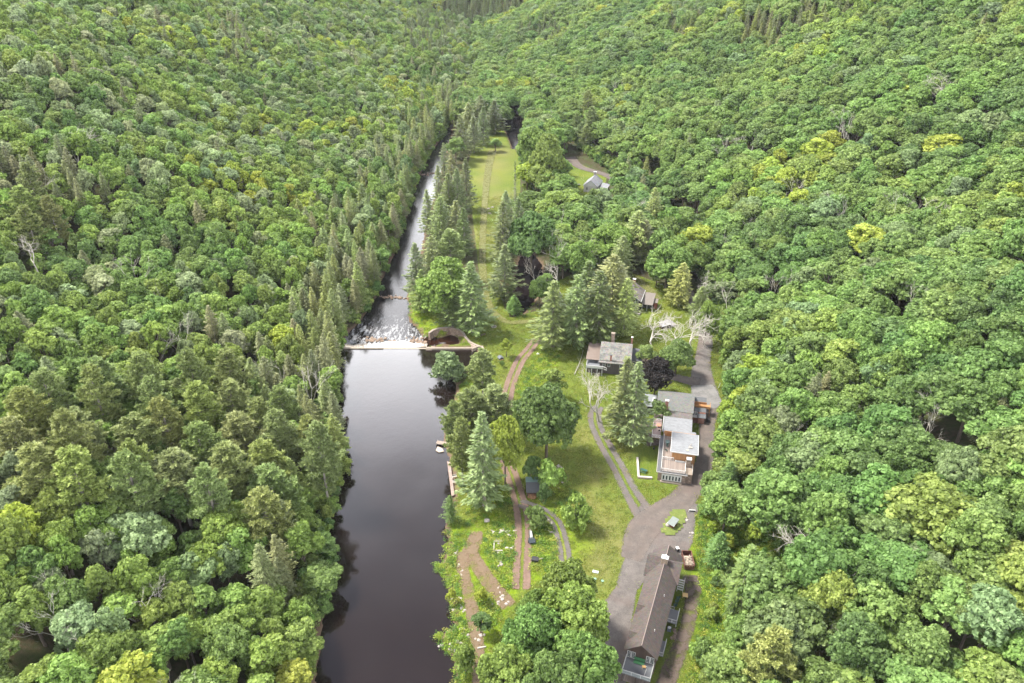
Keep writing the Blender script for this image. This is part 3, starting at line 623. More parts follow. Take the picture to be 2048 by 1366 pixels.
MB().box(4.1, 4.9, -29.75, -29.62, 3.55, 5.0).build('door', plain('cedar_door', (0.252, 0.105, 0.035), .2), B)
MB().box(2.5, 10.55, -47.2, -29.8, 0, 3.2).build('terrace_base', M_stone, B)
MB().box(2.05, 10.85, -47.6, -29.7, 3.2, 3.38).build('terrace_edge', M_dkroof, B)
MB().box(1.98, 2.12, -47.7, -29.7, 3.3, 3.46).box(2.12, 10.9, -47.7, -47.58, 3.3, 3.46).build('edge_trim', plain('edge_trim_m', (0.294, 0.280, 0.259), .1), B)
td = MB().box(3.15, 10.15, -47.0, -29.85, 3.38, 3.5).build('terrace_deck', boards('old_deck', (0.189, 0.154, 0.133), .28, 0, .35), B)
railing(td, [(3.25, -30.2), (3.25, -46.95), (10.1, -46.95), (10.1, -42.0)], 3.5, 1.0, cross=True, pitch=1.7)
railing(td, [(3.3, -41.4), (6.6, -41.4)], 3.5, .9, pitch=1.6, cross=True)
mb = MB()
mb.box(3.6, 9.3, -47.36, -47.2, .55, 2.75); fb = mb.build('window_band', M_white, B)
for i in range(6): MB().box(3.95 + i * .9, 4.4 + i * .9, -47.42, -47.34, .85, 2.3).build('pane', M_glass, fb)
MB().box(3.3, 9.5, -48.0, -47.3, 0, .35).build('step', M_conc, B)
sc = MB().box(10.2, 12.2, -46.8, -41.5, 0, 3.3).build('stone_wing', M_stone, B)
chimney(B, 10.9, -43.0, 3.3, 6.1, 1.3, 1.1, M_stone, M_white)
MB().box(10.2, 12.25, -46.85, -43.8, 3.3, 3.42).build('landing', M_conc, sc); MB().tube((12.15, -43.3, 3.3), (12.15, -43.3, 4.6), .05).tube((12.15, -46.7, 3.3), (12.15, -46.7, 4.3), .05).tube((12.15, -43.3, 4.3), (12.15, -46.7, 4.3), .04).build('handrail', M_white, sc)
mb = MB().box(7.0, 9.8, -41.9, -41.5, 3.5, 3.9); mb.build('planter', M_white, B)
ld = MB().box(-.55, 2.2, -31.4, -20.6, 3.35, 3.5).build('left_deck', boards('reddish_deck', (0.210, 0.154, 0.140), .25, 1, .2), B)
railing(ld, [(2.1, -22.6), (-.45, -22.6), (-.45, -31.3), (2.1, -31.3)], 3.5, .95, cross=True, pitch=1.3)
for x, y in ((-.45, -31.3), (-.45, -26), (-.45, -21)): post(MB(), x, y, 0, 3.34, .08).build('deck_post', M_white, ld)
MB().box(-.45, 2.1, -21.0, -20.7, 3.5, 5.0).build('screen_wall', boards('screen', (0.238, 0.182, 0.175), .3, 0, .15), ld)
chimney(B, 3.05, -18.4, 3, 9.0, 1.0, .8, M_brick, M_white)
lr = MB().prism([(-4.3, -14.6, 3.3), (-.35, -14.6, 3.3), (-.35, -8.4, 4.0), (-4.3, -8.4, 4.0)], .18).build('porch_roof', plain('grey_metal', (0.182, 0.193, 0.203), .1, 1, .5), B)
for x in (-1.5, -1.1): MB().prism([(x, -13.4, 3.47), (x + .18, -13.4, 3.47), (x + .18, -9.6, 3.89), (x, -9.6, 3.89)], .05).build('skylight', M_white, lr)
MB().box(-4.0, -.2, -14.2, -8.6, 0, 3.2).build('porch_wall', boards('dark_wall', (0.063, 0.056, 0.049), .3, 0, .3), B)
railing(B, [(-4.2, -17.2), (-2.2, -16.9)], .6, .9, cross=True, pitch=1.0, name='balustrade')
MB().box(11.35, 15.8, -14.4, -9.3, 0, 2.95).build('wing_wall', boards('red_brown_boards', (0.112, 0.042, 0.025), .28, 0, .3), B)
MB().prism([(11.9, -8.9, 3.3), (15.9, -8.9, 3.3), (15.9, -6.2, 3.9), (11.9, -6.2, 3.9)], .18).build('wing_roof', M_dkroof, B)
MB().box(12.0, 15.6, -8.7, -6.6, 0, 3.2).build('wing_wall', M_orange, B)
od = MB().box(11.9, 17.2, -11.4, -9.1, 3.0, 3.12).build('cedar_deck', M_orange, B)
MB().box(11.9, 17.2, -11.5, -11.4, 3.0, 3.9).box(17.1, 17.2, -11.4, -8.6, 3.0, 3.9).box(11.9, 16.0, -9.15, -9.05, 3.0, 3.9).build('cedar_rail', M_orange, od)
for x, y in ((17.1, -11.3), (17.1, -9.0)): post(MB(), x, y, 0, 3.0, .09).build('deck_post', M_orange, od)
MB().prism([(11.9, -13.6, 3.0), (15.9, -13.6, 3.0), (15.9, -11.9, 3.5), (11.9, -11.9, 3.5)], .15).build('wing_roof', M_dkroof, B)
MB().box(11.45, 15.0, -15.9, -14.4, 0, 1.9).build('wing_wall', boards('red_brown_boards', (0.112, 0.042, 0.025), .28, 0, .3), B)
MB().prism([(13.3, -16.2, 2.45), (15.9, -16.2, 2.45), (15.9, -14.3, 2.9), (13.3, -14.3, 2.9)], .15).build('wing_roof', M_dkroof, B)
MB().box(11.4, 13.25, -15.6, -14.5, 1.95, 2.05).build('sill', M_white, B)
for x in (11.95, 12.85): window(B, (x, -14.46, 2.75), .7, 1.2, 0, -1, 2, 2, .12)
MB().box(13.6, 15.5, -16.0, -14.9, 0, 2.35).build('brick_block', M_brick, B)
for x, y in ((4.5, -8.2),): pass
for i in range(4): window(B, (11.32, -23 - i * 1.6, 2.6), .9, 1.2, 1, 1)
# furniture on the decks
def table_set(root, x, y, z, m, lb, r=.55, rnd=True):
    t = thing('round_table' if rnd else 'patio_table', root, x, y, z, lb, 'table')
    (MB().tube((0, 0, .7), (0, 0, .75), r, n=18) if rnd else MB().box(-.6, .6, -.8, .8, .7, .76)).build('table_top', m, t)
    MB().tube((0, 0, 0), (0, 0, .7), .05).tube((0, 0, 0), (0, 0, .04), .3, n=10).build('pedestal', M_black, t)
table_set(B, 1.3, -25.6, 3.5, plain('terracotta', (0.364, 0.140, 0.084), .1), 'round terracotta table on the small left deck', .75)
def chair(root, x, y, z, rz, lb, m=M_black):
    t = thing('patio_chair', root, x, y, z, lb, 'chair', rz, 'dark patio chairs on the decks')
    MB().box(-.27, .27, -.27, .27, .4, .45).build('seat', m, t); MB().prism([(-.27, .22, .45), (.27, .22, .45), (.27, .38, 1.0), (-.27, .38, 1.0)], .04).build('backrest', m, t)
    for a in (-.24, .24):
        for b in (-.24, .24): MB().tube((a, b, 0), (a, b, .4), .02, n=5).build('leg', m, t)
chair(B, .4, -26.4, 3.5, 120, 'dark chair left of the terracotta table'); chair(B, 1.6, -27.9, 3.5, 190, 'dark chair below the terracotta table', M_black)
table_set(B, 4.4, -33.6, 3.5, M_dkgreen, 'green square table on the stone terrace', rnd=False)
chair(B, 4.3, -37.4, 3.5, 150, 'dark green lounge chair on the terrace by the tower', M_dkgreen); chair(B, 4.5, -35.2, 3.5, 20, 'dark green chair tucked under the green table', M_dkgreen)
t = MB().tube((0, 0, 0), (0, 0, .5), .18).tube((0, 0, .5), (0, 0, .9), .34, .3, 10).build('charcoal_grill', M_black); t.location = inworld(B, .6, -33.0, 0.03); tag(t, 'small black grill on the dirt under the left deck', 'grill')
t = MB().box(-.45, .45, -.5, .5, 0, 1.0).blob((0, 0, 1.0), .5, (1, 1, .4), 2).build('covered_grill', M_black); t.location = inworld(B, 16.8, -14.4, 0.03); tag(t, 'black covered grill under the cedar deck', 'grill')

# ---- pale roofed house by the lawn
Cc = house('pale_roofed_house', (1203, 683.5, 0), -10.5, 'house with lichen-pale roof, tan porch roof and white balcony', 'house')
MB().box(.9, 11.8, -22.6, -9.4, 0, 5.4).build('wall', boards('dark_house', (0.052, 0.042, 0.038), .3, 0, .3), Cc)
mb = MB(); gable(mb, .6, 12.0, -23.4, -8.4, 4.95, 8.6, axis='x', xr=-14.6); mb.build('roof', M_lroof, Cc)
for yy in (.92, 11.6): MB().wall([(yy, -22.5, 5.0), (yy, -9.4, 5.2), (yy, -14.6, 8.3)], 0, .2).build('gable_wall', boards('dark_house', (0.052, 0.042, 0.038), .3, 0, .3), Cc)
MB().prism([(-4.2, -21.2, 4.5), (.5, -21.2, 4.5), (.5, -11.2, 5.7), (-4.0, -11.2, 5.7)], .2).build('porch_roof', M_metal, Cc)
pd = MB().box(-3.8, 2.2, -24.7, -11.8, 2.85, 3.0).build('balcony', M_grey, Cc)
railing(pd, [(-3.7, -12), (-3.7, -24.6), (2.1, -24.6), (3.6, -25.4)], 3.0, 1.0, pitch=1.6)
MB().box(-3.66, 2.05, -24.66, -24.62, 3.05, 3.85).build('rail_panel', M_white, pd)
for x, y in ((-3.7, -24.5), (-1.7, -24.5), (.3, -24.5), (2.0, -24.5), (-3.7, -21.5)): post(MB(), x, y, 0, 2.84, .1).build('deck_post', M_white, pd)
for x in (-3.7, .3): post(MB(), x, -21, 3.0, 4.5, .08).build('roof_post', M_white, pd)
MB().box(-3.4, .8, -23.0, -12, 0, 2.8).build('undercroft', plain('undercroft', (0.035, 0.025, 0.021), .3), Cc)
MB().prism([(12.1, -18.7, 4.2), (15.7, -18.7, 4.2), (15.9, -11.3, 5.0), (12.1, -11.3, 5.0)], .2).build('wing_roof', M_dkroof, Cc)
MB().box(11.9, 15.2, -18.2, -11.6, 0, 4.1).build('wing_wall', plain('cream_wall', (0.350, 0.322, 0.266), .1), Cc)
for x in (13.0, 14.3): window(Cc, (x, -18.22, 2.8), .8, 1.3, 0, -1)
for x in (2.5, 4.2, 8.5, 10.2): window(Cc, (x, -22.62, 3.7), .9, 1.4, 0, -1)
chimney(Cc, 4.65, -12.6, 6, 11.2, 1.25, 1.0, M_stone, M_conc); chimney(Cc, 11.55, -12.6, 5.5, 10.2, .6, .6, M_brick, M_white)
chimney(Cc, 4.75, -22.2, 4.5, 7.6, .6, .5, M_brick, M_dkroof)
fn = empty('low_fence', (0, 0, 0), 0, 'low rustic rail fence running down the lawn left of the pale roofed house', 'fence')
fp = [at(1166, 703), at(1163, 716), at(1157, 733), at(1149, 750)]
for a in fp: MB().tube((a[0], a[1], 0), (a[0], a[1], .8), .09).build('fence_post', M_dead, fn)
for a, b in zip(fp[:-1], fp[1:]): MB().tube((a[0], a[1], .65), (b[0], b[1], .65), .07).tube((a[0], a[1], .3), (b[0], b[1], .3), .06).build('fence_rail', M_dead, fn)

# ---- dark brown cabin in the trees
Dd = house('brown_cabin', (1280, 622, 0), -17.5, 'dark brown two storey cabin with white windows among the trees', 'cabin')
M_dkb = boards('cabin_boards', (0.032, 0.021, 0.020), .25, 0, .3)
MB().box(-9.0, -.2, -.9, 9.6, 0, 5.3).build('wall', M_dkb, Dd)
MB().wall([(-9.0, -.88, 5.2), (-.2, -.88, 5.2), (-4.6, -.88, 8.0)], 1, .2).build('gable_wall', M_dkb, Dd)
mb = MB(); gable(mb, -9.4, .3, -1.5, 9.9, 5.0, 8.3, xr=-4.6); rf = mb.build('roof', shingles('mossy_shingles', (0.119, 0.108, 0.105), (0.154, 0.143, 0.140), (0.091, 0.052, 0.035), .6), Dd)
MB().box(.22, .36, -1.55, 9.95, 4.85, 5.1).build('fascia', M_white, rf)
MB().prism([(-9.42, -1.56, 5.1), (-4.6, -1.56, 8.4), (.34, -1.56, 5.1), (.34, -1.6, 4.9), (-4.6, -1.6, 8.1), (-9.42, -1.6, 4.9)], .05).build('barge_board', M_white, rf)
for z in (4.6, 2.0): window(Dd, (-1.6, -.92, z), 1.1, 1.5, 0, -1, 1, 2, .22)
chimney(Dd, -4.5, 8.2, 7, 10.3, 1.1, .9, M_brick, M_white); chimney(Dd, -5.4, -.2, 6.5, 9.0, .8, .7, M_brick, M_white)
MB().prism([(.35, .6, 3.1), (4.9, .6, 3.1), (4.9, 8.7, 4.8), (.35, 8.7, 4.8)], .2).build('porch_roof', plain('tan_shingle', (0.133, 0.115, 0.101), .1, 3), Dd)
MB().prism([(4.9, 3.6, 2.9), (6.5, 3.6, 2.9), (6.5, 6.6, 3.5), (4.9, 6.6, 3.5)], .2).build('porch_roof', plain('tan_shingle', (0.133, 0.115, 0.101), .1, 3), Dd)
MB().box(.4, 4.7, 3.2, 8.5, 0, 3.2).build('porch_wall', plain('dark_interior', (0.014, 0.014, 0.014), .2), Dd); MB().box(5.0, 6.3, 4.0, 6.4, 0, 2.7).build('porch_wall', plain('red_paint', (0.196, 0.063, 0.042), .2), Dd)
for x in (.6, 2.6, 4.7): post(MB(), x, .8, 0, 3.0, .09).build('porch_post', M_white, Dd)
MB().box(-2.6, .6, -4.2, -1.4, .5, .65).build('porch_step', plain('grey_slab', (0.210, 0.196, 0.182), .1), Dd)

# ---- grey ruined shed
p = at(1330, 652); E_ = empty('ruined_shed', (p[0], p[1], 0), R(25), 'collapsed grey shed with pale sheet roof behind the bleached trees', 'shed')
MB().prism([(-3, -2.2, 1.4), (1.4, -2.2, 1.6), (1.4, .6, 2.3), (-3, .6, 2.1)], .12).build('roof', boards('pale_sheet', (0.294, 0.287, 0.301), .35, 1, .12), E_)
MB().prism([(1.2, -2.6, .9), (4.4, -1.8, .4), (4.0, 2.4, 1.0), (1.2, 2.0, 1.9)], .12).build('fallen_roof', boards('pale_sheet2', (0.210, 0.196, 0.203), .35, 0, .4), E_)
MB().box(-2.8, 1.2, -1.9, .4, 0, 1.35).build('wall', M_brown, E_)
mb = MB(); rr = random.Random(5)
for i in range(22): a = rr.uniform(0, 3); x, y = rr.uniform(-1, 5), rr.uniform(-3, 2); mb.tube((x, y, rr.uniform(.2, 1.2)), (x + 1.6 * cos(a), y + 1.6 * sin(a), rr.uniform(.3, 1.6)), .07, n=4)
mb.build('broken_boards', M_dead, E_)

# ---- far white cottage
p = at(1180, 385); Ff = empty('white_cottage', (p[0], p[1], 0), R(-20), 'small white cottage with grey roof by the upper dirt lane', 'cottage')
MB().box(-4, 4, 0, 12, 0, 4.0).build('wall', plain('white_board', (0.385, 0.371, 0.350), .1), Ff)
MB().wall([(-4, .02, 3.9), (4, .02, 3.9), (0, .02, 7.2)], 1, .2).build('gable_wall', M_white, Ff)
mb = MB(); gable(mb, -4.6, 4.6, -.5, 12.4, 3.8, 7.5); mb.build('roof', shingles('slate_roof', (.17, .175, .19), (.23, .235, .25)), Ff)
MB().prism([(4.7, 3, 2.6), (9.5, 3, 2.3), (9.5, 10, 2.9), (4.7, 10, 3.6)], .2).build('side_roof', shingles('slate_roof', (.17, .175, .19), (.23, .235, .25)), Ff)
MB().box(4.6, 9.2, 3.4, 9.8, 0, 2.3).build('side_wall', M_brown, Ff)
chimney(Ff, -.3, 11.5, 6, 9.0, 1.6, 1.0, M_rock, M_white)
for x in (-2, 2): window(Ff, (x, -.02, 2.2), 1.1, 1.6, 0, -1)
t = on_ground('round_table', 1157, 371, 'tiny dark round table beside the white cottage', 'table'); MB().tube((0, 0, .7), (0, 0, .78), 1.0, n=14).build('table_top', M_dkroof, t); MB().tube((0, 0, 0), (0, 0, .7), .2).build('pedestal', M_black, t)

# ---- dark shed by the dirt lane
G2 = house('dark_shed', (1053, 985, 0), 0, 'small dark shed with teal ridge strip in the middle of the grounds', 'shed')
MB().box(.1, 4.2, -1.6, 2.2, 0, 2.2).build('wall', boards('shed_boards', (0.070, 0.038, 0.028), .25, 0, .4), G2)
rf = MB().prism([(-.25, .7, 3.3), (4.55, .7, 3.3), (4.55, 2.5, 3.75), (-.25, 2.5, 3.75)], .12).build('roof', M_teal, G2)
MB().prism([(-.15, -2.2, 1.95), (4.45, -2.2, 1.95), (4.5, .66, 3.26), (-.2, .66, 3.26)], .12).build('roof', M_dkroof, G2)
MB().wall([(.12, -1.6, 2.1), (.12, 2.2, 2.1), (.12, 2.2, 3.5), (.12, .7, 3.1)], 0, .15).wall([(4.0, -1.6, 2.1), (4.0, 2.2, 2.1), (4.0, 2.2, 3.5), (4.0, .7, 3.1)], 0, .15).build('gable_wall', M_brown, G2)
mb = MB(); rr = random.Random(9)
for i in range(9): x = rr.uniform(.2, 3.4); mb.box(x, x + rr.uniform(.2, .5), -2.9 + rr.uniform(0, .7), -2.0, 0, rr.uniform(.3, 1.3))
o = mb.build('firewood_pile', plain('firewood', (0.252, 0.133, 0.070), .45, 4)); o.location = G2.location; tag(o, 'reddish pile of firewood leaning on the dark shed front', 'firewood')
for i, (x, y, z) in enumerate([(.9, -1.5, 2.27), (2.1, -1.7, 2.2), (2.6, -1.3, 2.4)]): pass

# ---- kiosk, boulder, post
p = at(1345, 1052); K = empty('wood_kiosk', (p[0], p[1], .05), R(-40), 'small red-brown kiosk with slanted grey lid on the grass island', 'kiosk')
MB().box(-.75, .75, -1.0, 1.0, 0, 1.3).build('cabinet', plain('red_brown', (0.154, 0.052, 0.032), .25), K)
rf = MB().prism([(-1.0, -1.5, 1.45), (1.0, -1.5, 1.45), (1.0, 1.5, 1.9), (-1.0, 1.5, 1.9)], .1).build('lid', plain('slate_lid', (0.140, 0.161, 0.154), .15), K)
MB().box(-1.06, -.98, -1.52, 1.52, 1.42, 1.5).box(.98, 1.06, -1.52, 1.52, 1.42, 1.5).build('lid_edge', M_white, rf)
patch('grass_island', [(1328,1058),(1335,1042),(1350,1024),(1362,1022),(1368,1035),(1360,1055),(1345,1066),(1330,1066)], NT('island_grass') and plain('island_grass', (0.091, 0.119, 0.021), .35, 1.5, .95, grain=(.22, .2, .07)))
t = on_ground('boulder', 1336, 1052, 'pale round boulder beside the small kiosk', 'boulder'); MB().blob((0, 0, .4), .75, (1.1, .9, .7), 4, .12).build('stone', M_rock, t, smooth=True)
t = on_ground('concrete_sign', 1384, 1024, 'white rimmed dark slab at the driveway edge', 'slab', -5); MB().box(-.9, .9, -.12, .12, 0, .75).build('slab', M_white, t); MB().box(-.75, .8, -.16, -.121, .2, .62).build('panel', M_black, t)
t = on_ground('white_post', 1437, 776, 'thin white post on the verge beyond the asphalt pad', 'post'); MB().tube((0, 0, 0), (.35, 0, 2.0), .07).build('pole', M_white, t)
# ---- L-shaped stone wall and green picnic table
t = on_ground('stone_wall', 1275, 957, 'low white-capped L-shaped stone wall on the lawn', 'wall', -6)
MB().box(0, .55, 0, 9.2, 0, .55).box(.55, 4.2, 0, .55, 0, .55).build('stonework', stone('pale_stone', (0.322, 0.266, 0.224), 3, .35), t); MB().box(-.03, .58, .3, 9.25, .55, .62).box(.58, 4.25, -.03, .58, .55, .62).build('coping', plain('coping', (0.385, 0.350, 0.315), .2), t)
t = on_ground('picnic_table', 1287, 944, 'dark green picnic table inside the L-shaped wall', 'table', -32)
mb = MB(); [mb.box(-1.0, 1.0, -.45 + i * .2, -.28 + i * .2, .72, .77) for i in range(5)]; mb.build('table_top', M_dkgreen, t)
for y in (-.85, .72): MB().box(-1.0, 1.0, y, y + .2, .42, .47).build('bench_seat', M_dkgreen, t)
for x in (-.75, .75): MB().tube((x, -.75, 0), (x, -.2, .72), .045).tube((x, .75, 0), (x, .2, .72), .045).tube((x, -.85, .4), (x, .85, .4), .045).build('leg', M_dkgreen, t)
# old stone wall and swing seat behind the tall spruces
t = on_ground('retaining_wall', 1292, 858, 'short brown stone retaining wall left of the small deck', 'wall', -8); MB().box(-2.6, 1.2, 0, .6, 0, 1.3).build('stonework', M_stone2, t)
t = on_ground('swing_frame', 1222, 874, 'weathered garden swing under the left tall spruce', 'swing', -25)
MB().tube((-1.2, 0, 1.9), (1.2, 0, 1.9), .07).build('top_beam', M_dead, t)
for s in (-1.2, 1.2): MB().tube((s, 0, 1.9), (s, -.7, 0), .06).tube((s, 0, 1.9), (s, .7, 0), .06).build('leg', M_dead, t)
mb = MB(); [mb.box(-.8, .8, -.3 + i * .15, -.2 + i * .15, .5, .54) for i in range(4)]; mb.build('seat', M_brown, t)
MB().box(-.8, .8, .3, .35, .55, 1.1).build('backrest', M_brown, t)
# ---- boat trailer, cart, hatches
t = on_ground('tank_trailer', 1064, 1088, 'dark trailer carrying a long white tank between the dirt tracks', 'trailer', 4)
MB().box(-.85, .85, -.3, 1.5, .45, .75).build('trailer_bed', plain('navy_bed', (0.014, 0.025, 0.032), .2), t); MB().box(-.55, .5, 1.5, 4.2, .45, .6).build('drawbar', M_black, t)
MB().tube((0, 1.3, .95), (0, 2.7, .95), .38, .36, 12).tube((0, 2.75, .95), (0, 4.0, .9), .36, .25, 12).build('tank', M_white, t, smooth=False)
for s in (-.95, .95): MB().tube((s - .08, .6, .35), (s + .08, .6, .35), .35, n=12).build('wheel', M_black, t)
t = on_ground('garden_cart', 1070, 1122, 'small black cart in the weeds above the near trees', 'cart', -10)
MB().prism([(-.8, -.7, .9), (.8, -.7, .9), (.8, .7, .9), (-.8, .7, .9)], .5).build('cart_box', M_black, t); MB().tube((.8, .2, .7), (2.0, .5, .9), .04).tube((.8, -.2, .7), (2.0, .5, .9), .04).build('handle', M_rock, t)
for s in (-.85, .85): MB().tube((s - .05, 0, .35), (s + .05, 0, .35), .35, n=12).build('wheel', M_black, t)
t = on_ground('hatch_cover', 1191, 1144, 'flat pale blue-white rectangular cover on the lawn', 'cover', -18, 'covers set in the lawn'); MB().box(-.75, .75, -.4, .4, 0, .14).build('cover', plain('pale_cover', (0.385, 0.448, 0.434), .08), t)
for px, py, lb in ((1190, 1158, 'round green lid left of the other round lid on the lawn'), (1205, 1162, 'round green lid right of the other round lid on the lawn')):
    t = on_ground('well_cover', px, py, lb, 'well cover', 0, 'covers set in the lawn'); MB().tube((0, 0, -.1), (0, 0, .1), .38, n=16).build('cover', plain('lid_green', (0.140, 0.238, 0.168), .1), t)
# timber foundation frame in the weeds
t = on_ground('timber_frame', 987, 1103, 'open bracket of pale timbers around a weedy plot', 'frame', 0)
MB().box(0, .2, 0, 3.3, 0, .35).build('side_timber', M_dead, t); MB().box(.2, 2.4, -.0, .2, 0, .35).build('near_timber', M_dead, t); MB().box(.0, 2.3, 3.3, 3.5, 0, .35).build('far_timber', M_dead, t)
# black stove box, log seat, fire ring near the dam
t = on_ground('box_grill', 1001, 718, 'black tilted roofed box standing on the lawn by the dam', 'box', 25)
MB().box(-.75, .75, -.8, .8, 0, .75).build('box_body', M_black, t); mb = MB(); gable(mb, -.95, .95, -.95, .95, .7, 1.25, .08); mb.build('lid', plain('slate_box', (0.091, 0.105, 0.119), .15), t)
MB().box(-.6, .8, -1.1, -.82, 0, .2).build('front_step', M_tanwood, t)
t = on_ground('log_bench', 966, 671, 'brown tipped log bench on the lawn near the stone wall', 'bench', 35); MB().tube((-1.1, 0, .4), (1.1, 0, .5), .2, n=8).build('seat', M_bark, t); MB().tube((-.8, 0, 0), (-.8, 0, .3), .15).build('leg', M_bark, t); MB().tube((.8, 0, 0), (.8, 0, .4), .15).build('leg', M_bark, t)
t = on_ground('fire_ring', 988, 654, 'ring of pale stones for a fire on the upper lawn', 'fire ring')
for i in range(10): MB().blob((.9 * cos(i * .628), .9 * sin(i * .628), .12), .26, (1, 1, .7), i).build('stone', M_rock, t)
MB().tube((0, 0, 0), (0, 0, .06), .7, n=12).build('ash', M_dkroof, t)
for i, (px, py, lb) in enumerate([(977, 418, 'white stone lying left on the meadow'), (985, 415, 'white stone lying right on the meadow'), (979, 427, 'small white stone nearest on the meadow'), (1076, 708, 'pale blue drum on the lane side by the spruces'), (974, 1042, 'white rock at the head of the earth path')]):
    p = at(px, py); o = MB().blob((0, 0, .15), .7 if i != 3 else .5, (1.2, 1, .5), i + 20).build('pale_stone', M_rock if i != 3 else M_white); o.location = (p[0], p[1], .02); tag(o, lb, 'stone', 'loose pale stones on the grass')
# bare logs on the cleared slope
for px0, py0, px1, py1, lb in ((1570, 1122, 1566, 1145, 'short thick log standing out on the cleared slope'), (1535, 1107, 1562, 1098, 'long pale log on the cleared slope'), (1568, 1175, 1580, 1184, 'small pale log on the cleared slope below the others'), (955, 1302, 972, 1297, 'white birch log beside the bank path')):
    a = hit(px0, py0); b = hit(px1, py1); o = MB().tube((0, 0, .25), (b[0] - a[0], b[1] - a[1], b[2] - a[2] + .25), .22, .14, 8).build('fallen_log', M_dead); o.location = a; tag(o, lb, 'log', 'fallen logs')

# ---- the dam and its walls
a, b = at(674, 697, ZP), at(852, 697, ZP); mb = MB(); y0 = a[1]
dam = empty('dam', (a[0], y0, ZR), 0, 'long low concrete dam with spilling water across the river', 'dam'); Lw = b[0] - a[0]; hh = ZP - ZR
rr = random.Random(4); N_ = 28; cr = []
for i in range(N_ + 1): cr.append((i * Lw / N_, rr.uniform(-.08, .08), hh + .06 + .04 * rr.uniform(-1, 1)))
V = []
for x, dy, z in cr:
    k = 6.2 + 3.2 * math.exp(-((x / Lw - .62) / .2) ** 2) + rr.uniform(-.8, .8)
    V += [(x, -.55 + dy, -1.2), (x, -.5 + dy, z), (x, .5 + dy, z + .02), (x, .75 + dy, z - .35), (x, 1.2 + k * .45, hh * .6 + rr.uniform(-.15, .15)), (x, 1.4 + k * .85, .45 + rr.uniform(-.15, .2)), (x, 1.8 + k, -.5)]
F = [(i * 7 + j, (i + 1) * 7 + j, (i + 1) * 7 + j + 1, i * 7 + j + 1) for i in range(N_) for j in range(6)]
t = NT('dam_face'); P = t.obj(); sp = t.n("ShaderNodeSeparateXYZ", {0: P}); mpp = t.n("ShaderNodeMapping", {'Vector': P, 'Scale': (2.2, .35, .35)}).outputs[0]
n1 = t.noise(mpp, 1.0, 6, .75); xx = t.rng(t.math('ABSOLUTE', t.math('SUBTRACT', sp.outputs[0], Lw * .62)), 3, 12, .24, -.02)
c = t.mix(t.rng(t.noise(P, 1.2, 5, .7), .4, .65), (.17, .135, .10), (.25, .225, .185)); c = t.mix(t.rng(n1, .5, .62, 0, .6), c, (.10, .075, .06))
foam = t.math('MULTIPLY', t.rng(t.math('ADD', t.noise(mpp, 1.7, 6, .8), xx), .5, .62), t.rng(sp.outputs[1], .5, 1.0, .1, 1.)); c = t.mix(foam, c, (.74, .75, .77))
M_dam = t.done(t.bsdf(c, .6, n1, .15, .8))
me = bpy.data.meshes.new('spillway'); me.from_pydata(V, [], [f[::-1] for f in F]); me.materials.append(M_dam); me.update(); link('spillway', me, dam)
mb = MB().box(-.5, Lw * .52, -.45, .35, hh + .02, hh + .34).box(Lw * .52, Lw + 1.2, -.42, .3, hh - .3, hh + .1); mb.build('crest', plain('dam_crest', (0.252, 0.217, 0.171), .25, 1.5, .85), dam)
c0 = at(852, 699, ZP); c1 = at(944, 694, 0); dw = empty('dam_wall', (c0[0], c0[1], ZR), 0, 'straight broken concrete wall from the dam to the right bank', 'wall')
L2 = c1[0] - c0[0] + 2
MB().box(0, L2, -.5, .55, -.5, hh + .75).build('wall_body', M_conc, dw)
mb = MB(); rr = random.Random(8)
for i in range(16):
    x = rr.uniform(0, L2 - 1.5); mb.box(x, x + rr.uniform(.5, 1.8), .55, .55 + rr.uniform(.4, 1.6), hh - 1.2, hh + rr.uniform(-.5, .5))
mb.build('broken_edge', plain('tan_concrete', (0.217, 0.164, 0.119), .35, 2), dw)
MB().box(0, 2.2, -.9, .9, hh, hh + .5).build('end_block', M_conc, dw)
def curved_wall(name, pts, z0, z1, th, m, label, cap=None):
    P = [at(px, py, z1) for px, py in pts]; t = empty(name, (P[0][0], P[0][1], 0), 0, label, 'wall')
    V = []; n = len(P)
    for i, p in enumerate(P):
        d = P[min(i + 1, n - 1)] - P[max(i - 1, 0)]; d = d / np.linalg.norm(d); q = np.array((-d[1], d[0], 0)) * th / 2; o = p - P[0]
        V += [(o[0] - q[0], o[1] - q[1], z0), (o[0] - q[0], o[1] - q[1], z1), (o[0] + q[0], o[1] + q[1], z1), (o[0] + q[0], o[1] + q[1], z0)]
    F = [(i * 4 + j, i * 4 + (j + 1) % 4, (i + 1) * 4 + (j + 1) % 4, (i + 1) * 4 + j) for i in range(n - 1) for j in range(4)] + [(3, 2, 1, 0), tuple(range(4 * n - 4, 4 * n))]
    MB().add(V, F).build('stonework', m, t)
    if cap:
        V2 = []
        for i in range(n): V2 += [(V[i * 4][0], V[i * 4][1], z1 + .004), (V[i * 4][0], V[i * 4][1], z1 + .14), (V[i * 4 + 2][0], V[i * 4 + 2][1], z1 + .14), (V[i * 4 + 2][0], V[i * 4 + 2][1], z1 + .004)]
        MB().add(V2, F).build('coping', cap, t)
    return t
cap = plain('pale_coping', (0.231, 0.193, 0.161), .25, 2)
curved_wall('curved_stone_wall', [(858,666),(866,660),(880,656),(900,655),(915,658),(926,665),(932,675),(940,684),(952,690),(964,694)], -3.9, .25, .9, M_stone2, 'curved stone retaining wall around the brown pool', cap)
curved_wall('corner_wall', [(944,697),(956,692),(964,692),(968,700),(973,712)], -2.0, .45, .8, M_conc, 'pale concrete corner wall at the right end of the dam', None)
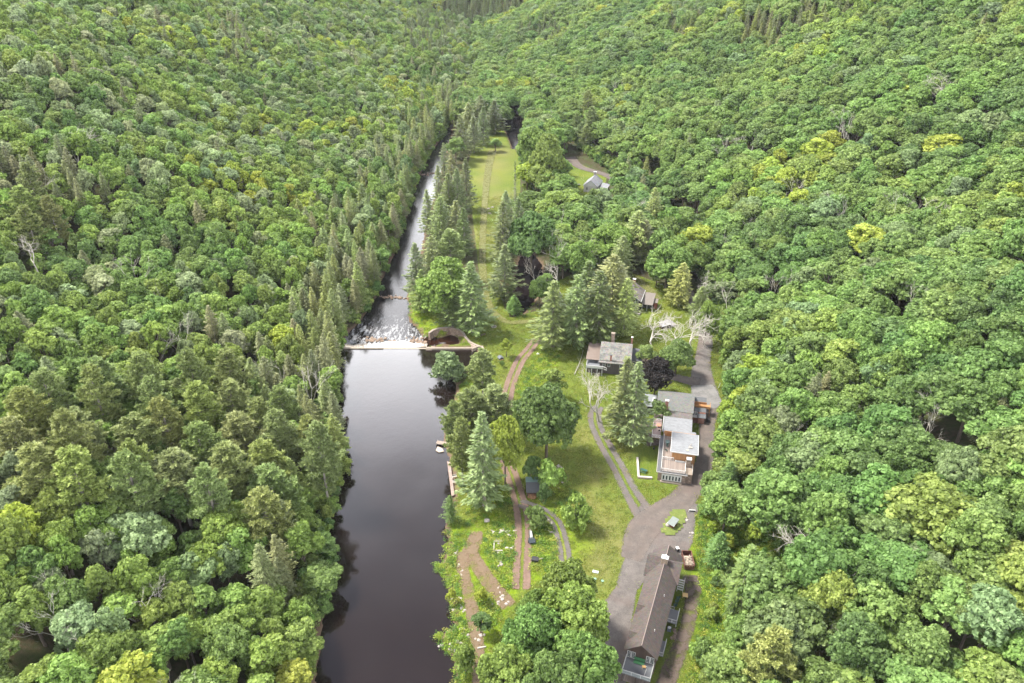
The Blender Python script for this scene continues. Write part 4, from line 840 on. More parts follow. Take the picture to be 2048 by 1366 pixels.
sl = MB().prism([tuple(at(918, 696, -3.6)), tuple(at(950, 696, .1)), tuple(at(960, 693, .2)), tuple(at(935, 683, .1)), tuple(at(922, 684, -3.4))], .3).build('stone_slope', stone('pale_slope_stone', (0.294, 0.245, 0.210), 1.6, .4)); tag(sl, 'steep pale stone slope between curved wall and brown pool', 'slope')
def stones(name, px0, py0, px1, py1, n, r, z, label, seed=1, spread=1.2):
    a, b = at(px0, py0, z), at(px1, py1, z); rr = random.Random(seed); mb = MB()
    for i in range(n):
        u = rr.uniform(0, 1); mb.blob(((b[0] - a[0]) * u + rr.gauss(0, spread), (b[1] - a[1]) * u + rr.gauss(0, spread), .05), r * rr.uniform(.5, 1.5), (1, 1, .7), rr.random())
    o = mb.build(name, plain('stained_rock', (0.210, 0.154, 0.112), .45, .5, .9, grain=(.16, .10, .07))); o.location = (a[0], a[1], z); tag(o, label, 'rocks', kind='stuff')
stones('rock_weir', 762, 594, 812, 596, 46, .42, ZR, 'line of tan rocks crossing the river below the rapids', 2, .8)
stones('upper_riffle', 845, 349, 878, 346, 26, .6, ZR, 'pale stones in the far narrow reach of the river', 3, 1.2)
stones('dam_rocks', 735, 681, 790, 679, 30, .5, ZR, 'brown rocks at the left foot of the dam', 4, .9)
stones('spill_rocks', 822, 676, 848, 686, 26, .6, ZR, 'brown and grey rocks at the right foot of the dam', 5, 1.0)
# ---- docks and boardwalk
p = at(895, 888, ZP + .5); t = empty('small_dock', (p[0], p[1], ZP), R(-14), 'short wooden dock reaching into the pond from under the pines', 'dock')
MB().box(-3.6, .6, -.8, .8, .45, .6).build('dock_deck', M_dock, t)
for x in (-3.4, -1.6): 
    for y in (-.7, .7): MB().tube((x, y, -1), (x, y, .95 if x < -3 else .5), .07).build('pile', M_dead, t)
p = at(880, 899, ZP + .3); t = empty('swim_raft', (p[0], p[1], ZP), R(-30), 'pale five-sided float beside the small dock', 'raft')
MB().prism([(-1.5, .9, .35), (-.9, -1.0, .35), (.5, -1.3, .35), (1.6, -.2, .35), (.3, .8, .35)], .25).build('raft_deck', plain('pale_dock', (0.350, 0.294, 0.231), .15), t); MB().prism([(-1.3, .7, .1), (-.8, -.9, .1), (.4, -1.1, .1), (1.4, -.2, .1), (.3, .7, .1)], .3).build('float', M_black, t)
t = empty('boardwalk', tuple(at(897, 930, ZP + .7)), 0, 'long reddish boardwalk along the right pond bank', 'boardwalk'); o3 = np.array(t.location)
P1, P2, P3, P4 = at(894, 922, -.1), at(901, 925, -.1), at(909, 990, -.1), at(903, 992, -.1)
MB().prism([tuple(np.array(q) - o3) for q in (P4, P3, P2, P1)], .2).build('walk_deck', boards('reddish_walk', (0.252, 0.189, 0.161), .4, 1, .25), t)
mb = MB()
for u in (0, .25, .5, .75, 1): q = np.array(P1) * (1 - u) + np.array(P4) * u - o3; mb.tube((q[0], q[1], -2), (q[0], q[1], q[2] + .1), .09)
mb.build('piles', M_bark, t)
for i, (px, py, rz, lb) in enumerate([(909, 955, 25, 'white bench behind the boardwalk'), (910, 966, 10, 'pale wooden seat on the bank beside the boardwalk')]):
    t = on_ground('bank_seat', px, py, lb, 'bench', rz); MB().box(-.7, .7, -.25, .25, .4, .47).build('seat', M_dead, t); MB().box(-.7, .7, .22, .28, .5, .9).build('backrest', M_dead, t)
    for x in (-.6, .6): MB().box(x - .04, x + .04, -.2, .2, 0, .4).build('leg', M_dead, t)
# ------------------------------------------------------------------ tree shapes
def unit(v): return v / (np.linalg.norm(v, axis=-1, keepdims=True) + 1e-9)
def leafquads(c, n, size, rg, asp=.75):
    """rhombic leaf clusters centred at c facing n"""
    r = unit(rg.normal(size=c.shape)); u = unit(np.cross(n, r)); v = np.cross(n, u)
    s = size[:, None] if np.ndim(size) else size
    V = np.stack([c + u * s, c + v * s * asp, c - u * s, c - v * s * asp], 1).reshape(-1, 3)
    return V
def quadmesh(name, V, v, m, extra=None):
    F = np.arange(len(V)).reshape(-1, 4)
    return V, F, v
def tubes(segs, n=5):
    """quads of tapered tubes, segs of (p, q, r0, r1)"""
    V = []; F = []
    for p, q, r0, r1 in segs:
        p = np.asarray(p, float); q = np.asarray(q, float); d = unit(q - p); a = unit(np.cross(d, (0, 0, 1.) if abs(d[2]) < .9 else (1., 0, 0))); b = np.cross(d, a)
        o = len(V)
        for c, r in ((p, r0), (q, r1)):
            for i in range(n): V.append(c + r * (cos(2 * pi * i / n) * a + sin(2 * pi * i / n) * b))
        for i in range(n): F.append((o + i, o + (i + 1) % n, o + n + (i + 1) % n, o + n + i))
    return np.array(V), np.array(F)
def broadleaf(seed, H, Wd, lobes=11, flat=.5, clump=.8, leaf=.34, per=24, open_=0., low=-.25):
    rg = np.random.default_rng(seed); a = Wd / 2; zc = H * (.60 if low > -.6 else .54); ch = H * (.40 if low > -.6 else .47)
    segs = [((0, 0, -1.5), (rg.normal() * .2, rg.normal() * .2, zc * .75), .028 * H * .8, .016 * H)]
    C = []; Rr = []
    for i in range(lobes):
        if i == 0: d = np.array((rg.normal() * .12, rg.normal() * .12, 1.)); k = .62
        else:
            az = i * 2.4 + rg.uniform(-.4, .4); el = rg.uniform(low, .95); d = np.array((cos(az) * math.sqrt(max(0, 1 - el * el)), sin(az) * math.sqrt(max(0, 1 - el * el)), el)); k = rg.uniform(.38, .86) if lobes < 20 else rg.uniform(.5, .78)
        p = np.array((d[0] * a * k, d[1] * a * k, zc + d[2] * ch * k)); C.append(p); Rr.append(a * (rg.uniform(.24, .46) if lobes < 20 else rg.uniform(.3, .42)))
        segs.append(((0, 0, zc * rg.uniform(.5, .8)), tuple(p - d * .3), .010 * H, .004 * H))
    V = []; vv = []
    for p, r in zip(C, Rr):
        nc = int(5.2 * r * r / (clump * clump) * (1 - open_)) + 5
        d = unit(rg.normal(size=(nc, 3)) + np.array((0, 0, .35))); d[:, 2] = np.where(d[:, 2] < -.45, -d[:, 2], d[:, 2])
        q = p + d * r * rg.uniform(.78, 1.08, (nc, 1)) * np.array((1, 1, .82))
        cl = rg.uniform(0, 1, nc) * .7 + .3 * rg.uniform()
        for c0, d0, c1 in zip(q, d, cl):
            k = int(per * rg.uniform(.7, 1.3)); e = unit(rg.normal(size=(k, 3)) * .8 + d0 * .5 + np.array((0, 0, .45)))
            rc = clump * rg.uniform(.75, 1.25)
            c = c0 + e * rc * rg.uniform(.55, 1.1, (k, 1)) * np.array((1, 1, .7))
            n = unit(e + rg.normal(size=(k, 3)) * .38)
            V.append(leafquads(c, n, rg.uniform(.7, 1.3, k) * leaf, rg)); vv.append(np.clip(c1 + rg.normal(size=k) * .18, 0, 1))
    return np.concatenate(V), np.concatenate(vv), tubes(segs)
def conifer(seed, H, Wd, whorl=.5, nb=6, droop=-.25, pw=.85, z0=.08, dens=1., size=.30, irr=.15, tip=.25, bare=.0, curve=.25):
    rg = np.random.default_rng(seed); segs = [((0, 0, -1.5), (0, 0, H * .55), .018 * H, .010 * H), ((0, 0, H * .55), (0, 0, H), .010 * H, .02)]
    V = []; vv = []; TW = []
    z = H * z0; side = 1 + irr * rg.normal(size=12)
    while z < H - .15:
        f = (z - H * z0) / (H * (1 - z0)); Rz = Wd / 2 * (1 - f) ** pw * min(1, .55 + f * 4)
        k = nb + (1 if rg.uniform() < .5 else 0); a0 = rg.uniform(0, 6.28)
        for j in range(k):
            az = a0 + j * 6.283 / k + rg.normal() * .2; Lb = max(.25, Rz * rg.uniform(1 - irr * 2, 1 + irr) * side[int(az / 6.283 * 12) % 12])
            d = np.array((cos(az), sin(az))); m = max(3, int(Lb / .24 * dens)); s = np.sqrt(rg.uniform(.02, 1, m)) if Lb > 1 else rg.uniform(.1, 1, m)
            zz = z + Lb * (droop * s + curve * s * s) + rg.normal() * .05
            w = (rg.uniform(-1, 1, m)) * (.16 + .16 * Lb * (1 - s) + tip * .6)
            c = np.stack([d[0] * Lb * s - d[1] * w, d[1] * Lb * s + d[0] * w, zz + rg.normal(size=m) * .10 - np.abs(w) * .25], 1)
            # sprays point outwards along the branch and lie nearly flat
            u = unit(np.stack([d[0] - d[1] * w * .8, d[1] + d[0] * w * .8, np.full(m, droop + 2 * curve * .6) + rg.normal(size=m) * .25], 1))
            n = unit(np.array((0, 0, 1.)) + rg.normal(size=(m, 3)) * .35 + np.stack([np.full(m, d[0]), np.full(m, d[1]), np.zeros(m)], 1) * .35)
            v = unit(np.cross(n, u)); sz = size * rg.uniform(.9, 1.6, m)[:, None]
            V.append(np.stack([c - u * sz * .9, c + v * sz * .42, c + u * sz * 1.15, c - v * sz * .42], 1).reshape(-1, 3))
            vv.append(np.clip(.55 + rg.normal(size=m) * .2 + rg.normal() * .16, 0, 1))
            if bare and rg.uniform() < bare: TW.append(((0, 0, z), (d[0] * Lb, d[1] * Lb, z + Lb * (droop + curve)), .045, .015))
        z += whorl * rg.uniform(.75, 1.25) * (1 - .45 * f)
    return np.concatenate(V), np.concatenate(vv), tubes(segs + TW, 4)
def pine(seed, H, Wd):
    """white pine: long level limbs carrying brushy plumes, gaps between the tiers"""
    rg = np.random.default_rng(seed); segs = [((0, 0, -1.5), (0, 0, H * .6), .017 * H, .011 * H), ((0, 0, H * .6), (0, 0, H * .98), .011 * H, .03)]
    V = []; vv = []; z = H * .3
    while z < H * .985:
        f = (z / H - .3) / .7; Rz = Wd / 2 * (1 - f ** 1.7) ** .8 * min(1, .7 + f); k = rg.integers(4, 7); a0 = rg.uniform(0, 6.28)
        for j in range(k):
            az = a0 + j * 6.283 / k + rg.normal() * .3; Lb = max(.8, Rz * rg.uniform(.6, 1.12)); up = rg.uniform(-.02, .28) + .35 * f
            d = np.array((cos(az), sin(az), up)); e = np.array((0, 0, z)) + d * Lb
            segs.append(((0, 0, z), tuple(e), .05 + .02 * (1 - f), .02))
            for q in range(int(3 + Lb * 3.6)):
                s = rg.uniform(.32, 1.0); lat = rg.uniform(-1, 1) * (.12 + .34 * Lb * (1.15 - s)); c0 = np.array((0, 0, z)) + d * Lb * s + np.array((-d[1], d[0], .0)) * lat * 1.25 + (0, 0, .1 + .35 * s * s)
                m = 17; dirp = unit(np.array((d[0] - d[1] * lat * .5, d[1] + d[0] * lat * .5, .35)))
                th = unit(rg.normal(size=(m, 3)) * .75 + dirp * .9 + np.array((0, 0, .35))); sz = .38 * rg.uniform(.7, 1.4, m)[:, None]
                c = c0 + th * rg.uniform(.1, .6, (m, 1)) * (1, 1, .55); u = unit(th + rg.normal(size=(m, 3)) * .2); v = unit(np.cross(u, rg.normal(size=(m, 3)) * .6 + np.array((0, 0, 1.)))) * sz * .33; v = np.cross(u, unit(v)) * sz * .3 if False else v
                V.append(np.stack([c - u * sz * .8, c + v, c + u * sz, c - v], 1).reshape(-1, 3)); vv.append(np.clip(rg.uniform(.15, .9) + rg.normal(size=m) * .12, 0, 1))
        z += rg.uniform(1.0, 1.75) * (1 - .45 * f)
    return np.concatenate(V), np.concatenate(vv), tubes(segs, 4)
def bare_tree(seed, H, spread=.5, trunk=.3, depth=4, r=.2, gnarl=.25):
    rg = np.random.default_rng(seed); segs = []
    def grow(p, d, L, r0, k):
        n = 2 if k > 0 else 1
        for i in range(3):
            d2 = unit(d + rg.normal(size=3) * gnarl * .5 + np.array((0, 0, .05))); q = p + d2 * L / 3; segs.append((p, q, r0 * (1 - i * .13), r0 * (1 - (i + 1) * .13))); p = q; d = d2
        if k <= 0: return
        m = rg.integers(2, 4)
        for i in range(m):
            s = unit(np.cross(d, rg.normal(size=3))); grow(p, unit(d + s * spread * rg.uniform(.6, 1.5)), L * rg.uniform(.55, .85), r0 * .6, k - 1)
        if rg.uniform() < .6: grow(p - d * L * .4, unit(d + unit(np.cross(d, rg.normal(size=3))) * spread * 1.3), L * .5, r0 * .4, k - 2)
    grow(np.array((0, 0, -.5)), unit(np.array((rg.normal() * .08, rg.normal() * .08, 1.))), H * trunk, r * .62, depth + 1)
    V, F = tubes(segs, 4); V[:, :] *= H / max(V[:, 2].max(), 1); return V, F
PROTO = {}      # kind -> list of (crown mesh, trunk mesh, height, width)
PALL = {}
def add_proto(kind, name, gen, H, Wd, lm, bm=M_bark):
    V, v, (tv, tf) = gen
    n = len(V) // 4; F = np.arange(len(V)).reshape(-1, 4)
    me = fastmesh(name + '_crown', V, F, [lm], attrs=[("v", 'FACE', 'FLOAT', v)])
    tm = fastmesh(name + '_trunk', tv, tf, [bm])
    PROTO.setdefault(kind, []).append((me, tm, H, Wd))
    PALL[(kind, len(PROTO[kind]) - 1)] = (V, v, tv, tf, lm, bm)
for i in range(5): add_proto('round', 'broadleaf', broadleaf(10 + i, 18, 11.5, lobes=18, clump=.80, leaf=.34, per=22), 18, 11.5, M_leaf)
for i in range(5): add_proto('loose', 'broadleaf', broadleaf(30 + i, 17, 8.6, lobes=13, clump=.60, leaf=.31, per=18, open_=.18, low=-.55), 17, 8.6, M_leaf)
for i in range(3): add_proto('big', 'broadleaf', broadleaf(50 + i, 19, 15, lobes=24, clump=.72, leaf=.31, per=20, low=-.65), 19, 15, M_leaf)
for i in range(3): add_proto('shrub', 'shrub', broadleaf(60 + i, 3.2, 4.0, lobes=8, clump=.42, leaf=.16, per=22, low=-.9), 3.2, 4.0, M_leaf)
for i in range(3): add_proto('spruce', 'spruce', conifer(70 + i, 23, 9.6, bare=.45, size=.36, pw=.8, dens=1.25, tip=.3, nb=6, whorl=.72, irr=.2), 23, 8.6, M_needle, M_twig)
for i in range(3): add_proto('hemlock', 'hemlock', conifer(80 + i, 19, 8.5, whorl=.42, nb=7, droop=-.1, curve=.0, pw=.62, irr=.22, size=.27, dens=1.1, tip=.4, bare=.1), 19, 8.5, M_needle, M_twig)
for i in range(4): add_proto('pine', 'pine', pine(90 + i, 23, 11.5), 23, 11.5, M_needle, M_twig)
for i in range(1): add_proto('thin', 'thin_spruce', conifer(97, 20, 6, whorl=.7, nb=5, dens=.6, bare=1., irr=.3), 20, 6, M_needle, M_twig)
DEADM = []
for i, (sp, tr, dp, r, gn) in enumerate([(.45, .34, 4, .22, .25), (.35, .42, 3, .2, .2), (.75, .2, 5, .26, .4), (.6, .25, 4, .22, .35), (.3, .5, 3, .18, .15), (.9, .16, 5, .3, .4)]):
    V, F = bare_tree(200 + i, 15, sp, tr, dp, r, gn); DEADM.append(fastmesh('dead_tree', V, F, [M_dead]))

TG = 1.4
TINT = {  # albedo of the foliage
 'bright yellow-green': (.175, .208, .034), 'fresh green': (.130, .178, .042), 'mid green': (.104, .153, .041), 'deep green': (.076, .121, .035),
 'blue-green': (.112, .152, .066), 'pale silvery green': (.165, .200, .098), 'olive green': (.135, .155, .052),
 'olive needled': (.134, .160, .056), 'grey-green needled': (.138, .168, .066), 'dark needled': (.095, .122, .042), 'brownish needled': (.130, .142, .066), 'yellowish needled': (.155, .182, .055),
 'dark purple': (.019, .017, .015)}
TINT = {k: tuple(q * TG for q in v) for k, v in TINT.items()}
KCAT = {'round': ('broadleaf_tree', 'broadleaf tree'), 'loose': ('broadleaf_tree', 'broadleaf tree'), 'big': ('broadleaf_tree', 'broadleaf tree'), 'shrub': ('shrub', 'shrub'),
        'spruce': ('spruce_tree', 'spruce tree'), 'hemlock': ('hemlock_tree', 'hemlock tree'), 'pine': ('pine_tree', 'pine tree'), 'thin': ('spruce_tree', 'spruce tree')}
GRP = {'broadleaf tree': 'broadleaf trees of the valley woods', 'spruce tree': 'spruces standing in the valley', 'hemlock tree': 'hemlocks along the river and slopes', 'pine tree': 'white pines on the slope and pond bank', 'shrub': 'shrubs on the banks and lawns', 'dead tree': 'bare dead trees in the woods'}
def jit(c, s=.1):
    k = 1 + random.uniform(-s, s); return [max(.005, q * k * (1 + random.uniform(-s, s) * .6)) for q in c]
def tree(kind, x, y, h, w, tint, label=None, z=None, name=None, cat=None):
    i = random.randrange(len(PROTO[kind])); cm, tm, H, Wd = PROTO[kind][i]
    nm, ct = KCAT[kind]; nm = name or nm; ct = cat or ct
    z = gz(x, y) if z is None else z
    o = empty(nm, (x, y, z), random.uniform(0, 6.28), label, ct, GRP.get(ct)); o.scale = (w / Wd, w / Wd, h / H)
    c = link('crown', cm, o); c['tint'] = jit([q * (.88 if kind in ('spruce', 'thin') else 1) for q in TINT[tint]], .12); link('trunk', tm, o); o['_c'] = tint
    return o
def dead(x, y, h, label, m=None, z=None, wide=1.):
    i = random.randrange(len(DEADM)) if m is None else m
    o = link('dead_tree', DEADM[i]); o.location = (x, y, gz(x, y) if z is None else z); o.rotation_euler = (0, 0, random.uniform(0, 6.28)); o.scale = (h / 15 * wide, h / 15 * wide, h / 15)
    return tag(o, label, 'dead tree', GRP['dead tree'])
def standing(bx, by, ty, wpx, z=0.):
    """ground point, height and width of a tree whose foot, top and width the photo shows"""
    p = at(bx, by, z); lo, hi = 1., 45.
    for _ in range(30):
        m = (lo + hi) / 2
        if proj(p[0], p[1], z + m)[1] > ty: lo = m
        else: hi = m
    d = proj(p[0], p[1], z + lo * .4)[2]; return p[0], p[1], lo, wpx * d / 1500
USED = []
def put(kind, bx, by, ty, wpx, tint, label, **k):
    z = 0.
    x, y, h, w = standing(bx, by, ty, wpx)
    if kind in ('spruce', 'hemlock') and by > 560: w *= 1.15
    USED.append((x, y, w * .5)); return tree(kind, x, y, h, w, tint, label, **k)
V_ = [
('spruce',945,665,524,78,'grey-green needled','pale tall spruce at the end of the curved stone wall'),
('spruce',905,652,535,62,'dark needled','dark spruce just left of the pale spruce by the curved wall'),
('big',893,640,512,112,'fresh green','bright maple rising behind the spruces above the curved stone wall'),
('spruce',848,625,538,46,'olive needled','thin olive spruce on the grassy river bank below the rapids'),
('spruce',836,592,484,50,'grey-green needled','grey spruce overhanging the river at the rock weir'),
('hemlock',868,575,470,60,'olive needled','olive hemlock between the river and the bright maple'),
('pine',903,565,462,78,'grey-green needled','bushy pine in the middle of the river-side conifers'),
('spruce',930,516,415,52,'dark needled','dark spruce on the meadow edge beside the narrow yellow strip'),
('spruce',915,500,400,60,'olive needled','olive spruce inside the belt between river and meadow'),
('hemlock',885,498,392,60,'olive needled','broad olive hemlock on the river bank at the belt centre'),
('spruce',858,470,378,44,'grey-green needled','slim spruce leaning over the bright river bend'),
('spruce',917,440,336,50,'dark needled','dark spruce halfway up the belt left of the meadow'),
('spruce',934,420,314,44,'dark needled','tall dark spruce on the edge of the upper meadow'),
('spruce',900,440,345,50,'olive needled','olive spruce behind the river bank halfway up the belt'),
('spruce',880,425,330,40,'grey-green needled','narrow grey spruce at the water where the river narrows'),
('spruce',905,385,300,40,'olive needled','olive spruce standing over the small river riffle'),
('spruce',890,360,285,34,'grey-green needled','thin spruce beside the far river riffle'),
('round',912,330,275,38,'mid green','small rounded tree at the top of the river-side belt'),
('spruce',922,318,228,50,'dark needled','dark spruce at the upper left corner of the meadow'),
('spruce',948,305,232,46,'grey-green needled','grey spruce at the meadow head left of the lone tree'),
('spruce',968,290,212,44,'dark needled','second dark spruce from the left along the meadow head'),
('spruce',990,268,200,52,'dark needled','dark bushy spruce closing the far end of the meadow'),
('hemlock',938,270,205,46,'olive needled','olive hemlock behind the spruces at the meadow head'),
('hemlock',962,255,190,44,'brownish needled','brownish hemlock behind the meadow head'),
('spruce',1010,600,487,62,'grey-green needled','pale spruce standing beside the black pool'),
('spruce',1006,535,402,66,'dark needled','big dark spruce behind the pale spruce by the black pool'),
('spruce',1036,500,395,56,'dark needled','dark spruce between meadow strip and the bare poles'),
('spruce',1012,460,380,46,'grey-green needled','greyish spruce where the meadow narrows'),
('hemlock',1028,630,590,28,'mid green','small dense young spruce on the rim of the black pool'),
('thin',1030,440,320,20,'dark needled','vine-wrapped narrow snag on the meadow right edge'),
('loose',991,304,276,26,'mid green','lone small tree in the middle of the far meadow'),
('big',1062,545,420,92,'deep green','large deep green tree overhanging the black pool'),
('big',1060,440,380,70,'mid green','rounded tree right of the narrow meadow neck'),
('big',1120,460,380,92,'fresh green','broad fresh green tree behind the tall bare poles'),
('big',1078,612,553,42,'deep green','small dark round tree on the right rim of the black pool'),
('round',1150,500,410,70,'mid green','mid green tree right of the tall bare poles'),
('big',1092,390,262,70,'fresh green','tall light green tree beside the upper meadow'),
('big',1068,370,250,66,'mid green','tree standing between the far pond and the dirt lane'),
('round',1128,420,345,44,'mid green','rounded bush-like tree left of the far white cottage'),
('spruce',1105,697,560,80,'olive needled','leftmost big spruce of the dark row above the lodge lawn'),
('spruce',1150,692,548,80,'grey-green needled','second spruce from the left in the dark row above the lawn'),
('spruce',1192,690,540,84,'dark needled','third spruce from the left in the dark row above the lawn'),
('hemlock',1218,660,508,100,'olive needled','broad rounded hemlock left of the brown cabin'),
('hemlock',1246,672,556,58,'yellowish needled','yellowish hemlock in front of the brown cabin'),
('spruce',1172,645,520,72,'dark needled','dark spruce at the back of the row above the lawn'),
('big',1212,535,448,92,'fresh green','bright green tree with grey limbs above the dark row'),
('hemlock',1270,520,420,80,'olive needled','dark olive hemlock clump behind the brown cabin'),
('hemlock',1300,485,375,62,'yellowish needled','tall yellowish hemlock beside the upper lane'),
('big',1330,580,482,90,'mid green','dense rounded tree uphill of the brown cabin'),
('big',1352,540,470,70,'fresh green','fresh green tree under the grey patch by the lane'),
('hemlock',1358,612,525,56,'yellowish needled','yellow-green hemlock beside the bleached dead tree'),
('hemlock',1396,645,572,46,'olive needled','olive hemlock right of the grey ruined shed'),
('big',1350,752,678,70,'mid green','round green tree above the dark purple maple'),
('round',1290,735,690,36,'mid green','low green tree behind the pale roofed house'),
('big',1308,792,715,62,'dark purple','dark purple-leaved maple above the long grey roof'),
('spruce',1240,880,712,76,'olive needled','left of the two tall spruces before the pale roofed house'),
('spruce',1262,890,722,72,'grey-green needled','right of the two tall spruces before the pale roofed house'),
('shrub',1318,846,808,46,'deep green','dark rounded shrub under the red brick chimney'),
('big',1092,920,765,132,'deep green','big round shade tree in the middle of the lawn'),
('loose',1106,800,735,46,'fresh green','light airy tree behind the big round shade tree'),
('big',1010,968,828,72,'bright yellow-green','bright green tree between the bank spruce and shade tree'),
('pine',945,892,778,92,'olive needled','bushy pine behind the bank spruce, left one of two'),
('pine',992,880,772,92,'grey-green needled','bushy pine behind the bright green tree, right of its pair'),
('pine',912,915,805,66,'olive needled','pine leaning over the pond above the small dock'),
('pine',926,968,838,72,'yellowish needled','yellowish pine over the boardwalk on the pond bank'),
('spruce',968,1012,822,84,'grey-green needled','tall drooping spruce on the pond bank by the lane'),
('hemlock',902,1044,990,28,'deep green','small young spruce at the south end of the boardwalk'),
('pine',966,800,700,72,'olive needled','open pine on the bank right of the reed island'),
('shrub',898,755,712,70,'blue-green','grey-green willow clump standing in the pond by the dam'),
('round',1013,714,678,24,'bright yellow-green','small round tree on the lawn by the dam'),
('shrub',1096,985,930,56,'fresh green','large leafy bush behind the dark shed'),
('shrub',1062,965,918,40,'deep green','dark bush left of the dark shed'),
('shrub',1086,1006,972,30,'deep green','small dark bush at the shed front corner'),
('shrub',1148,1056,1000,60,'fresh green','dense rounded shrub on the lawn by the dirt loop'),
('shrub',1072,1052,1018,44,'mid green','low leafy shrub in the fork of the dirt lane'),
('big',1135,1262,1118,108,'fresh green','bright maple at the top of the near tree group'),
('big',1070,1270,1180,70,'mid green','smaller tree on the lane side of the near tree group'),
('big',1140,1330,1180,140,'fresh green','wide tree in the heart of the near tree group'),
('big',1060,1370,1215,120,'mid green','tree in the left half of the near tree group'),
('big',1160,1420,1270,130,'mid green','tree beside the gravel yard in the near tree group'),
('big',1010,1440,1300,110,'fresh green','fresh green tree at the bottom left of the near group'),
('big',1100,1470,1310,120,'mid green','mid green tree at the bottom of the near group'),
('loose',962,1266,1226,38,'deep green','small airy tree on the bank left of the near tree group'),
('shrub',930,1345,1300,52,'fresh green','leafy bush on the pond bank at the bottom edge'),
('spruce',1476,1222,1098,86,'mid green','dense green young spruce beyond the long lodge'),
('hemlock',1432,1130,1065,50,'deep green','small dark conifer on the slope beyond the rust dumpster'),
('shrub',1452,1100,1075,30,'bright yellow-green','yellow-green shrub on the bare slope above the dumpster'),
('shrub',1500,1090,1060,40,'bright yellow-green','bright shrub on the cleared slope beside the woods'),
('shrub',1425,1066,1045,24,'bright yellow-green','small lime shrub at the edge of the turning place'),
('hemlock',1448,1010,925,52,'deep green','dark conifer above the reddish driveway bend'),
('round',1420,995,945,46,'mid green','small round tree right of the reddish driveway'),
('shrub',1500,1160,1130,34,'fresh green','green shrub amid the fallen logs'),
('hemlock',1240,560,470,60,'olive needled','dark olive hemlock just uphill of the rounded hemlock'),
('hemlock',1285,525,440,58,'brownish needled','brownish hemlock left of the tall yellowish hemlock'),
('big',1312,572,512,50,'mid green','low leafy tree at the end of the cabin path'),
('big',1380,560,480,62,'mid green','mid green tree below the upper lane gravel oval'),
('big',1408,690,600,50,'fresh green','fresh green tree where the gravel lane enters the woods'),
('loose',1095,600,545,40,'mid green','slim green tree left of the leftmost big spruce'),
('big',1160,560,480,60,'mid green','leafy tree just above the dark spruce row'),
('shrub',1230,718,695,46,'deep green','dark bush behind the pale roofed house chimney'),
('shrub',965,1206,1180,26,'bright yellow-green','lime bush in the fork of the bare earth paths'),
('shrub',905,1205,1180,22,'bright yellow-green','lime bush on the pond bank right of the earth path'),
('shrub',985,1010,992,18,'bright yellow-green','little lime bush below the drooping bank spruce'),
('shrub',1004,735,722,12,'mid green','tiny bush below the black box on the lawn'),
]
for k, bx, by, ty, wp, tn, lb in V_: put(k, bx, by, ty, wp, tn, lb)
D_ = [(1115,560,455,0,1,'tall bare twin pole behind the black pool, left of two'),(1100,552,462,4,.8,'thin bare pole with side limbs behind the black pool'),(1133,520,420,1,1,'tall forked bare pole above the other poles'),(1077,575,512,3,.8,'short bleached snag at the right of the black pool'),
 (1122,600,530,2,1,'tangled bare branches above the leftmost big spruce'),(1208,545,462,3,1.1,'grey bare limbs rising through the bright green tree'),(1306,712,616,5,1.05,'huge bleached tree sprawling left of the ruined shed'),(1384,712,620,5,1.0,'huge bleached tree sprawling over the gravel lane'),(1340,728,640,2,1.1,'bleached tree between the two sprawling dead giants'),
 (1403,606,532,2,.9,'broom-shaped dead tree beside the yellow-green hemlock'),(1200,842,742,5,.9,'pale leaning dead tree left of the two tall spruces'),(1187,800,728,3,.9,'bare white branches in front of the pale house porch'),(1175,395,345,1,.7,'thin dead tree at the far white cottage'),(1190,430,385,0,.7,'bare poles below the far white cottage'),
 (1098,1400,1340,3,1,'small bare branching top in the near tree group'),(1043,375,300,4,.6,'thin bare stems at the foot of the far pond'),(1420,540,440,1,.8,'tall thin bare tree on the slope above the cabin'),(1262,470,345,1,.8,'bare grey tree by the upper lane bend')]
for bx, by, ty, m, wd, lb in D_:
    x, y, h, w = standing(bx, by, ty, 10); dead(x, y, h, lb, m, wide=wd)

# ------------------------------------------------------------------ the woods on both slopes
PXE = [(965,2,85,26,'dark',.95),(330,880,310,125,'pine',.75),(560,905,90,110,'pine',.7),(90,430,70,60,'pine',.7),(250,770,90,60,'pine',.8),(70,325,85,50,'brown',.75),(150,360,60,40,'brown',.5),(470,70,30,40,'brown',.5),(1545,50,70,40,'olive',.7),(1375,40,60,30,'olive',.4),(1650,20,60,30,'olive',.6),(1090,60,60,30,'dark',.6),(860,60,50,40,'dark',.5),  # first ellipse: dark spruces carry the far hill's cloud shade in their colour
       (1640,765,30,35,'brown',1.),(560,1120,40,70,'brown',.8),(1170,250,22,40,'grey',.9),(1480,100,40,25,'olive',.5),(1540,1345,45,30,'paleolive',.8),(640,620,70,90,'olive',.7),(700,520,60,90,'olive',.6),(600,720,60,70,'brown',.5),(840,270,50,60,'olive',.5),(880,200,50,50,'olive',.45),(460,1000,120,50,'pine',.6),(1310,330,40,60,'olive',.35),(650,420,60,40,'olive',.4),(620,800,40,60,'olive',.7)]
F1 = [(1000,225),(1060,300),(1046,400),(1090,420),(1090,480),(1108,555),(1145,575),(1200,560),(1250,530),(1300,520),(1350,560),(1400,560),(1450,560),(1300,400),(1215,345),(1140,312),(1100,250),(1040,200)]
NOF = [[(1120,345),(1130,312),(1160,322),(1222,352),(1240,395),(1215,440),(1150,450),(1130,400)], [(1300,400),(1380,450),(1380,490),(1320,480),(1290,430)]]
WOODS = []
